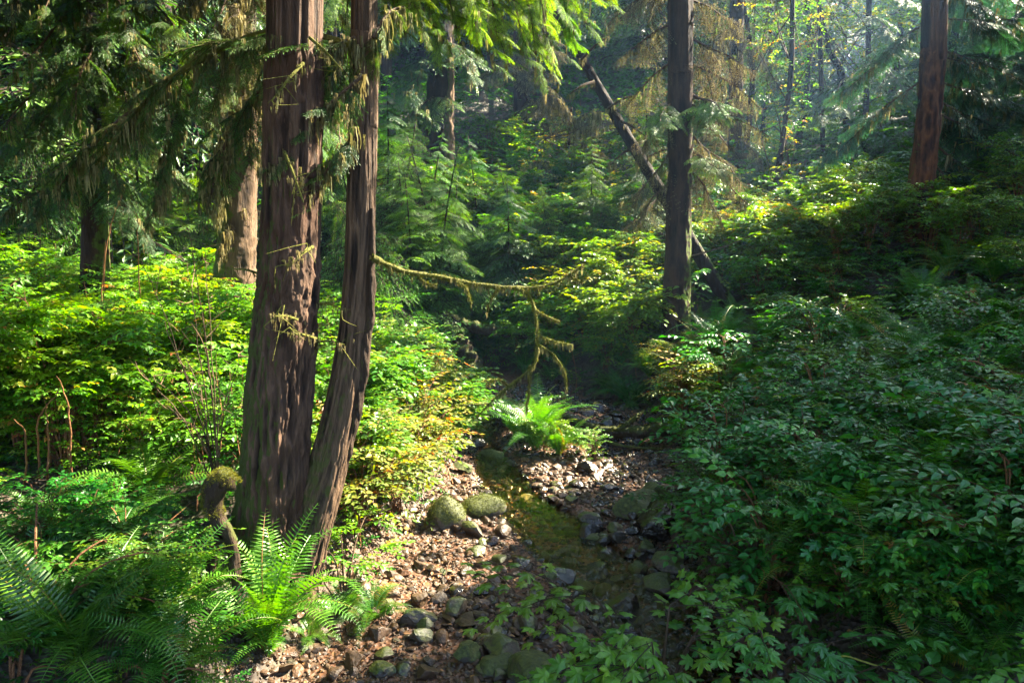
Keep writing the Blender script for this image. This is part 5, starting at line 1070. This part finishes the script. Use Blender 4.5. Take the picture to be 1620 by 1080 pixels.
right = lambda x, y: (x > np.interp(y, YK, CX) + np.interp(y, YK, CW) + .12) & ~sightline(x, y)
darkbank = lambda x, y: (y < 5.2 - .15 * (x + 2)) & (x < -1.35)
undergrowth('salmonberry_thicket', 'sunlit salmonberry leaves massed over the bank', (-11, -1.2), (4.4, 11.5), 80, lambda x, y: (.85 + .35 * n2(x, y, .6, 2)) * sstep(4.0, 5.6, y) + .2, SP_TRI_F, 'sun_leaf', lambda x, y: left(x, y) & ~darkbank(x, y) & (x < -2.0), seed=1, beta=(1.5, 1.2), canes=.3)
undergrowth('creek_thicket', 'bright mixed leaves massed along the creek bank', (-2.8, 0), (4.3, 11.5), 70, lambda x, y: (.50 + .2 * n2(x, y, .9, 5)) * (.35 + .65 * sstep(0, .5, -bedx(x, y) * -1)), SP_ROUND, 'sun_leaf', lambda x, y: left(x, y) & ~darkbank(x, y), (.5, .8), seed=2, rb=(2.4, 2))
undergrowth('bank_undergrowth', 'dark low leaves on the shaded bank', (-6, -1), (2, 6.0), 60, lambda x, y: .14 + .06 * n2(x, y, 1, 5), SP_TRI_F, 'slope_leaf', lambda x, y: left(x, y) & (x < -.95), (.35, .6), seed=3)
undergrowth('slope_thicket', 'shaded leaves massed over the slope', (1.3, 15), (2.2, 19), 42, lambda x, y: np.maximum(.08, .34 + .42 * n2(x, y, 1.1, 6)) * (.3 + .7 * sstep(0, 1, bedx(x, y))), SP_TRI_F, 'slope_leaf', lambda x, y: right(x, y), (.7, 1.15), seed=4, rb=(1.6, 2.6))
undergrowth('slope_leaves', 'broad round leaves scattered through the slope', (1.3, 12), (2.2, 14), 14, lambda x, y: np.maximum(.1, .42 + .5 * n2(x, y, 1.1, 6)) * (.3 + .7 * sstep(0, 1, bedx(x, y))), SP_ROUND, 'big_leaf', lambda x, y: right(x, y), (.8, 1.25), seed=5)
undergrowth('far_bank_thicket', 'yellow and green leaves massed beyond the creek', (.3, 9), (9, 20), 22, lambda x, y: .7 + .25 * n2(x, y, .6, 16), SP_SMALL, 'autumn_leaf', lambda x, y: right(x, y) & (x < 1.5 + .45 * (y - 6)), (1.0, 1.5), seed=6, rb=(1.4, 2.4))
undergrowth('hillside_thicket', 'dark leaves massed over the hillside', (-16, 5), (11.5, 40), 15, lambda x, y: .8 + .4 * n2(x, y, .4, 26), SP_ROUND, 'slope_leaf', lambda x, y: (bedx(x, y) > 0) | (y > 15), (1.1, 1.8), seed=7)
undergrowth('valley_thicket', 'dim leaves massed along the valley floor', (3, 32), (15, 36), 5, lambda x, y: .9 + .4 * n2(x, y, .3, 36), SP_ROUND, 'slope_leaf', lambda x, y: y > 14, (1.6, 2.6), seed=8)
undergrowth('streamside_leaves', 'small leaves massed over the creek edges', (-.9, 3.2), (4, 15), 60, lambda x, y: .18 + .1 * n2(x, y, 1, 5), SP_SMALL, 'lush_leaf', lambda x, y: (np.abs(bedx(x, y) - .12) < .16) | ((((x - .42) / .5) ** 2 + ((y - 9.0) / .5) ** 2) < 1), (.45, .8), seed=9)

# ================================================================== young hemlocks and far trees
print('trees')
def young(seed, h, kit, nb, L, mat, moss=0, low=.12, wood='twig', rt=.03, droop=.5):
    r = np.random.default_rng(seed); wd, nd, ms, tk = Buf(), Buf(), Buf(), Buf()
    zz = np.linspace(0, h, 14); c = np.stack([.04 * h * np.sin(zz / h * 2 + seed) * zz / h, .03 * h * np.cos(zz / h * 2) * zz / h, zz - .1], 1); tube(tk, c, np.linspace(rt * h / 3, .006, 14), 10, .4, bump=.2)
    t = low + (1 - low) * (np.arange(nb) / nb) ** 1.15; a = np.arange(nb) * 2.4 + r.normal(0, .3, nb); ln = L * (1.06 - t) ** .8 * r.uniform(.7, 1.15, nb)
    T = np.stack([np.interp(t * h, zz, c[:, k]) for k in range(3)], 1); D = yawdir(a, .25 - droop * r.uniform(.3, 1.1, nb)); NN = np.stack([r.normal(0, .2, nb), r.normal(0, .2, nb), np.ones(nb)], 1)
    for k in range(len(kit)):
        q = np.arange(nb) % len(kit) == k; B = scl(axes(D[q], NN[q]), ln[q]); wd.put(kit[k][0], B, T[q], np.full(q.sum(), .3)); nd.put(kit[k][1], B, T[q], np.clip(.5 + r.normal(0, .2, q.sum()), 0, 1))
    if moss: hang_moss(ms, np.concatenate([T + D * (ln * f)[:, None] for f in (.3, .6)]), moss, .15, .5, r)
    return tk, wd, nd, ms, mat
YK_ = {'y%d' % k: young(60 + k, 2.8, (CS_M, CS_N, CS_D, CS_M, CS_N)[k], (64, 50, 70, 52, 60)[k], (1.2, 1.0, 1.15, 1.4, 1.1)[k], ('young_needle', 'needle', 'young_needle', 'needle', 'young_needle')[k], droop=(.4, .7, .5, .8, .6)[k], low=(.12, .05, .2, .08, .15)[k]) for k in range(5)}
YK_.update({'t%d' % k: young(70 + k, 20, CS_F, 150, 3.6, 'needle', 90, .05, rt=.035, droop=.55) for k in range(3)})
YK_.update({'b%d' % k: young(80 + k, 22, CS_F, 130, 3.8, 'needle_blue', 40, .12, rt=.035, droop=.5) for k in range(2)})
YR = {}
def plant_tree(key, p, s, lab, name, group):
    if key not in YR:
        tk, wd, nd, ms, mat = YK_[key]; root = empty(name, (0, 0, 0), '', 'tree'); ks = [tk.build('trunk', G['bark_dark'], root, smooth=True), nd.build('crown', G[mat], root), wd.build('branches', G['twig'], root)]
        if ms.n: ks.append(ms.build('moss', G['lichen'], root))
        KIDS[root.name] = ks; YR[key] = root; o = root
    else: o = copy_tree(YR[key])
    o.location = [float(q) for q in p]; tl = .12 if key[0] == 'y' else .02; o.rotation_euler = (float(rng.normal(0, tl)), float(rng.normal(0, tl)), float(rng.uniform(0, 6.28))); o.scale = (s * float(rng.uniform(.85, 1.2)), s * float(rng.uniform(.85, 1.2)), s); return tag(o, lab, 'tree', group)
for k, (u, v, s) in enumerate([(655, 540, 1.15), (735, 515, 1.2), (600, 560, 1.25), (800, 500, 1.0), (690, 520, 1.3), (640, 500, 1.1), (700, 470, 1.2), (610, 460, 1.3), (760, 430, 1.1), (670, 410, 1.0), (830, 400, .8), (560, 430, 1.2), (880, 430, .7), (610, 380, 1.2), (930, 380, .8), (500, 400, 1.3), (1010, 380, 1.1), (60, 400, 1.3), (0, 380, 1.5), (250, 400, 1.3), (310, 420, 1.2), (180, 380, 1.3)]):
    p = G0(u, v) if 470 < u else G0(u, v + 60); plant_tree('y%d' % (k % 5), p, s, 'young hemlock with soft drooping sprays ' + where(p + [0, 0, 1]), 'young_hemlock', 'young hemlocks on the hillside')
FARP = [(-3.6, 27.5), (.6, 28.5), (-7.5, 29.5), (-9.5, 13), (-8.6, 15.8), (-13, 17), (-8, 19), (-7, 24.5), (-11, 23), (-1, 31), (-6, 28), (0, 30), (4.8, 25), (3.5, 32), (-12, 31), (-17, 25), (7.5, 27), (6, 36), (11, 36), (9.5, 44), (14.5, 40), (13, 31), (16.5, 27), (19, 34), (18.5, 25), (21, 27), (24, 36), (-3, 36), (-20, 35), (-9, 40), (3, 44), (18, 46), (27, 45), (-15, 46), (-5, 48), (9, 52), (0, 54), (15, 55), (22, 54), (30, 55), (-11, 55), (5, 60), (12, 64), (19, 66), (-3, 64), (26, 66), (34, 64), (-19, 60)]
for k, (x, y) in enumerate(FARP):
    key = ('b%d' % (k % 2)) if x > 9 and y < 34 else 't%d' % (k % 3); p = np.array([x, y, gz(x, y)])
    lab = ('tall mossy hemlock ' if key[0] == 't' else 'tall bluish spruce ') + ('in the far haze ' if y > 34 else 'part way up the hillside ' if x < 5 else 'at the top of the slope ') + where(P(*proj(p)[0], 150, y))
    plant_tree(key, p, rng.uniform(.85, 1.15) * (.7 if x > 2.5 and y < 40 else 1), lab, 'tall_hemlock' if key[0] == 't' else 'tall_spruce', 'tall conifers closing off the forest')
# broadleaf trees in the haze
for k, (x, y, h) in enumerate(((7.8, 24, 9), (10.5, 26, 10), (9.2, 30, 11), (13.2, 25, 9), (6.0, 30, 11), (11.6, 33, 12), (15, 33, 12))):
    p = np.array([x, y, gz(x, y)]); root = empty('maple_tree', p, 'hazy broadleaf tree with yellow green leaves ' + where(p + [0, 0, 5]), 'tree', 'broadleaf trees in the hazy valley')
    b = Buf(); c = curve([p - [0, 0, .2], p + [.3, 0, h * .4], p + [-.2, .3, h * .8], p + [.2, 0, h]], 30); tube(b, c, np.linspace(.14, .03, 30), 8, .4, bump=.15); part(b, 'trunk', G['bark_dark'], root, p, smooth=True)
    leaf_cloud(root, p, c[8:], 1.25, 420, 'maple_leaf', sc=1.9)

# ================================================================== high canopy: unseen crowns added above the picture, gaps cut to shape the shade
print('canopy')
LIT = [(.5, [(1150, 330), (1640, 330), (1640, 560), (1200, 560)]), (.85, [(1120, 340), (1420, 350), (1400, 430), (1300, 520), (1160, 500)]), (.85, [(1480, 400), (1640, 400), (1640, 480), (1520, 470)]), (.80, [(-400, 430), (230, 360), (420, 400), (400, 700), (330, 690), (190, 770), (-400, 820)]), (.90, [(490, 480), (640, 500), (770, 680), (750, 760), (650, 900), (560, 990), (480, 900)]),
       (.80, [(560, 880), (680, 790), (900, 760), (880, 880), (720, 940), (650, 1010), (760, 1100), (460, 1100), (490, 990)]), (.92, [(380, 870), (540, 850), (540, 1120), (400, 1120)]), (.92, [(780, 610), (960, 640), (910, 750), (790, 750)]),
       (.9, [(880, 380), (1050, 360), (1330, 340), (1340, 400), (1150, 480), (1200, 600), (1160, 690), (1040, 690), (900, 600)]), (.85, [(560, 150), (900, 150), (900, 500), (600, 500)]), (.6, [(700, 500), (900, 500), (900, 620), (740, 640)])]
def litprob(u, v, x, y):
    p = np.full(len(u), .15); p = np.where((u < 360) & (v > 760), .03, p); p = np.where((u > 1100) & (v > 400), .26, p)
    for pr, poly in LIT: p = np.where(inside(u, v, poly), pr, p)
    off = (x < -.75 * y - .3); p = np.where(off, np.where(x < -4.6, .6, .12), p); p = np.where((v > 1090) & (u < 800) & ~off, .3, p); p = np.where((y > 20) & (x > -4), np.maximum(p, .45), p)
    return p
HOST = [(bp3[0], bp3[1]), (bp5[0], bp5[1])]
OFFT = [(9.5, 8.5), (13.5, 11), (12, 5), (17, 14), (18, 8), (22, 17), (24, 11), (29, 15), (8, 4), (22, 4), (31, 24), (26, 28), (30, 6), (15, 2)]
def trunk_shade(x, y):
    h = np.arange(2, 22, .5); qx, qy = x - h * SV[0] / SV[2], y - h * SV[1] / SV[2]; s = 0
    for ox in (-.3, .3):
        g_ = ground(qx + ox, qy); h2 = h + float(ground(x, y)[0]) - g_; rx, ry = x + ox - h2 * SV[0] / SV[2], y - h2 * SV[1] / SV[2]
        uu_, vv_, _f = proj(np.stack([rx, ry, ground(rx, ry) + .4], 1)); uu_ = np.where(ry < .6, -9999, uu_); s += (litprob(uu_, vv_, rx, ry) > .55).sum()
    return s
O2 = []
for x, y in OFFT:
    best = min(((trunk_shade(x + dx, y + dy), dx * dx + dy * dy, x + dx, y + dy) for dx in np.arange(-2, 3.1, 1.) for dy in np.arange(-3, 3.1, 1.) if x + dx > .8 * (y + dy) + 1.2)); O2.append((best[2], best[3]))
OFFT = O2
HT = np.array(HOST + OFFT); n = 26000
tx, ty = rng.uniform(-12, 17, n), rng.uniform(-3, 26, n); tz = ground(tx, ty) + .55; H = rng.uniform(7, 23, n); T = np.stack([tx, ty, tz], 1) + SV[None] * ((H - tz) / SV[2])[:, None]
u, v, f = proj(np.stack([tx, ty, tz], 1)); u = np.where(ty < .6, -9999, u); pr = litprob(u, v, tx, ty)
for ox, oy in ((.4, 0), (-.4, 0), (0, .4), (0, -.4)):
    q_ = np.stack([tx + ox * .7, ty + oy * .7, tz], 1); u2, v2, _f = proj(q_); u2 = np.where(ty < .6, -9999, u2); pr = np.maximum(pr, litprob(u2, v2, tx + ox, ty + oy) * .97)
nz = .5 + .5 * (.7 * fbm(np.stack([tx * 1.1, ty * 1.1, 0 * tx], 1), 2, 77) + .3 * fbm(np.stack([tx * 3, ty * 3, 0 * tx], 1), 2, 78)) * 1.5
rank = np.argsort(np.argsort(nz)) / n; keep = rank > np.where(pr > .5, pr + .12, pr)
def seg_free(q, rad, p_=.97):
    w_ = q[None] - T; t_ = w_ @ SV; dist = np.linalg.norm(w_ - t_[:, None] * SV[None], axis=1); return ~((dist < rad) & (t_ < 0) & (rng.uniform(size=n) < p_))
for q, rad in ((P(740, 20, 5.2), 1.3), (P(860, 0, 5.2), 1.1), (P(640, 0, 5.2), 1.1), (P(1150, 220, d3 - .5), 1.1), (P(1100, 60, d3), 1.0), (P(1010, 300, d3), .8), (P(300, 60, 8), 1.3), (P(80, 100, 7.5), 1.2), (P(200, 250, 7.5), 1.0), (P(380, 60, 8.5), .9), (P(440, 250, d2), .5), (P(590, 450, d2), .42), (P(595, 300, d2), .42), (P(590, 100, d2), .5), (P(500, 600, d1), .42), (P(500, 400, d1), .45), (P(500, 720, d1), .35), (P(1090, 300, d3), .8), (P(1485, 150, d5), .9), (P(800, 450, d2 + .4), .7), (P(690, 435, d2 + .3), .6), (P(845, 560, d2 + .4), .6), (P(790, 625, d2 + .3), .5),  (P(1340, 60, 21), 2.2), (P(1240, 150, 18), 1.6), (FERN + [0, 0, .35], .8), (P(850, 660, 8.8), .5), (P(350, 765, 4.2), .4)): keep &= seg_free(q, rad)
uu, vv, ff = proj(T); keep &= ~((T[:, 1] > .5) & (uu > -150) & (uu < 1770) & (vv > -130))
dm = np.sqrt(((T[:, None, :2] - HT[None]) ** 2).sum(2)); near = dm.argmin(1); keep &= (dm.min(1) < 6.5) & (T[:, 1] > -4)
print('canopy kept', keep.sum(), 'of', n)
def shade_tuft(seed):
    r = np.random.default_rng(seed); b = Buf(); m = 22; D = yawdir(r.uniform(0, 6.28, m), r.normal(-.3, .45, m)); b.put(blade(.13), scl(axes(D, np.stack([r.normal(0, .5, m), r.normal(0, .5, m), np.ones(m)], 1)), r.uniform(.35, .65, m)), r.normal(0, .22, (m, 3)), r.uniform(.2, .8, m)); return b.tpl()
TF = [shade_tuft(k) for k in range(5)]
sel = np.where(keep)[0]; sel = sel[:7000]
m_ = 1500; ax, ay = rng.uniform(-4.2, -1.35, m_), rng.uniform(2.4, 4.7, m_); az = ground(ax, ay) + rng.uniform(.1, .8, m_); HA = rng.uniform(8, 13, m_); A = np.stack([ax, ay, az], 1); TA = A + SV[None] * ((HA - az) / SV[2])[:, None]  # extra unseen tufts added only to darken the near bank
au, av, _f = proj(A); ok = (av > 735) & (au < 385) & (vnoise(A * 2.3, 5) < .62)
for q, rad in ((P(500, 600, d1), .4), (P(500, 420, d1), .45), (P(590, 450, d2), .4), (P(590, 300, d2), .45), (P(590, 150, d2), .45), (FERN + [0, 0, .35], .75), (P(350, 760, 4.2), .4), (P(740, 0, 5.2), 1.2), (P(860, 10, 5.2), 1.1), (P(640, 0, 5.2), 1.1), (P(670, 435, d2 + .2), .5), (P(780, 450, d2 + .3), .5), (P(880, 440, d2 + .4), .5), (P(845, 550, d2 + .4), .5)):
    w_ = q[None] - TA; t_ = w_ @ SV; ok &= ~((np.linalg.norm(w_ - t_[:, None] * SV[None], axis=1) < rad) & (t_ < 0))
TA = TA[ok][:420]
# unseen foliage added overhead to dim the near bank, clear of the sunbeams
m_ = 9000; Q = np.stack([rng.uniform(-9, -.2, m_), rng.uniform(-4, 7, m_), rng.uniform(5.0, 9.5, m_)], 1); q2, q3, _f = proj(Q); ok = ~((Q[:, 1] > .3) & (q2 > -250) & (q2 < 1900) & (q3 > -160))
gx_ = Q[:, 0] - (Q[:, 2] - .9) * SV[0] / SV[2]; gy_ = Q[:, 1] - (Q[:, 2] - .9) * SV[1] / SV[2]; gu, gv, _f = proj(np.stack([gx_, gy_, ground(gx_, gy_) + .4], 1)); gu = np.where(gy_ < .6, -9999, gu); ok &= litprob(gu, gv, gx_, gy_) < .7
for q, rad in ((P(300, 60, 8), 1.3), (P(80, 100, 7.5), 1.2), (P(200, 250, 7.5), 1.), (P(740, 20, 5.2), 1.3), (P(860, 0, 5.2), 1.), (P(560, 300, d2), .8), (P(350, 770, 4.2), .4)):
    w_ = q[None] - Q; t_ = w_ @ SV; ok &= ~((np.linalg.norm(w_ - t_[:, None] * SV[None], axis=1) < rad) & (t_ < 0))
Q = Q[ok][:2600]; print('overhead', len(Q)); nd = Buf(); B = scl(rand_rot(len(Q), .4), rng.uniform(.7, 1.1, len(Q)))
for k in range(5): s = np.arange(len(Q)) % 5 == k; nd.put(TF[k], B[s], Q[s], rng.uniform(.2, .8, s.sum()))
wd = Buf()
for e in Q[:60]: s0 = np.array([bp1[0], bp1[1], e[2] + .2]); tube(wd, curve([s0, (s0 + e) / 2 + [0, 0, .3], e], 5), np.linspace(.04, .01, 5), 4, .4)
part(wd, 'limbs', G['bark_dark'], r1, bp1); part(nd, 'crown', G['needle'], r1, bp1)

nearA = np.sqrt(((TA[:, None, :2] - HT[None]) ** 2).sum(2)).argmin(1)
for h_ in range(len(HT)):
    q = sel[near[sel] == h_]
    if len(q) == 0: continue
    nd = Buf(); B = scl(rand_rot(len(q), .4), rng.uniform(.75, 1.15, len(q)))
    for k in range(5): s = np.arange(len(q)) % 5 == k; nd.put(TF[k], B[s], T[q][s], rng.uniform(.2, .8, s.sum()))
    E = TA[nearA == h_]; nd.put(TF[h_ % 5], scl(rand_rot(len(E), .4), rng.uniform(.55, .8, len(E))), E, rng.uniform(.2, .8, len(E)))
    if h_ < len(HOST): root, bp_ = [(r3, bp3), (r5, bp5)][h_]
    else:
        x, y = HT[h_]; bp_ = np.array([x, y, gz(x, y)]); root = empty('tall_spruce', bp_, 'unseen spruce added to shade the slope from beyond the picture', 'tree', 'unseen spruces added to shade the slope')  # unseen trees added to carry the shading crowns
        b = Buf(); tube(b, curve([bp_ - [0, 0, .3], bp_ + [0, 0, 8], bp_ + [.1, 0, 16], bp_ + [0, 0, 24]], 30), np.linspace(.22, .04, 30), 14, .4, bump=.1); part(b, 'trunk', G['bark_dark'], root, bp_, smooth=True)
    wd = Buf()
    for e in T[q][:30]: s0 = np.array([HT[h_][0], HT[h_][1], e[2] + .3]); tube(wd, curve([s0, (s0 + e) / 2 + [0, 0, .3], e], 5), np.linspace(.04, .01, 5), 4, .4)
    part(wd, 'limbs', G['bark_dark'], root, bp_); part(nd, 'crown', G['needle'], root, bp_)

# ================================================================== air
HZ = True
if HZ:
    x0, x1, y0, y1, z0, z1 = -78, 98, -20, 110, -4, 60
    # (the box takes in the camera and the scene; bottom under the lowest ground, top over the highest crown)
    z1 = 60; b = Buf(); V = np.array([[x, y, z] for x in (x0, x1) for y in (y0, y1) for z in (z0, z1)], float)
    b.add(V, [np.array([[0, 1, 3, 2], [4, 6, 7, 5], [0, 4, 5, 1], [2, 3, 7, 6], [0, 2, 6, 4], [1, 5, 7, 3]])])
    m = bpy.data.materials.new('air'); m.use_nodes = True; nt = m.node_tree; nt.nodes.clear(); out = nt.nodes.new('ShaderNodeOutputMaterial'); pv = nt.nodes.new('ShaderNodeVolumePrincipled')
    pv.inputs['Color'].default_value = (.34, .58, 1, 1); pv.inputs['Density'].default_value = .0014; pv.inputs['Anisotropy'].default_value = .6; nt.links.new(pv.outputs[0], out.inputs['Volume'])
    o = b.build('haze', m); tag(o, 'thin bluish haze in the sunbeams', 'haze', kind='stuff')
print('objects', len(scn.objects), 'faces', sum(len(o.data.polygons) for o in scn.objects if o.type == 'MESH') / 1e6)
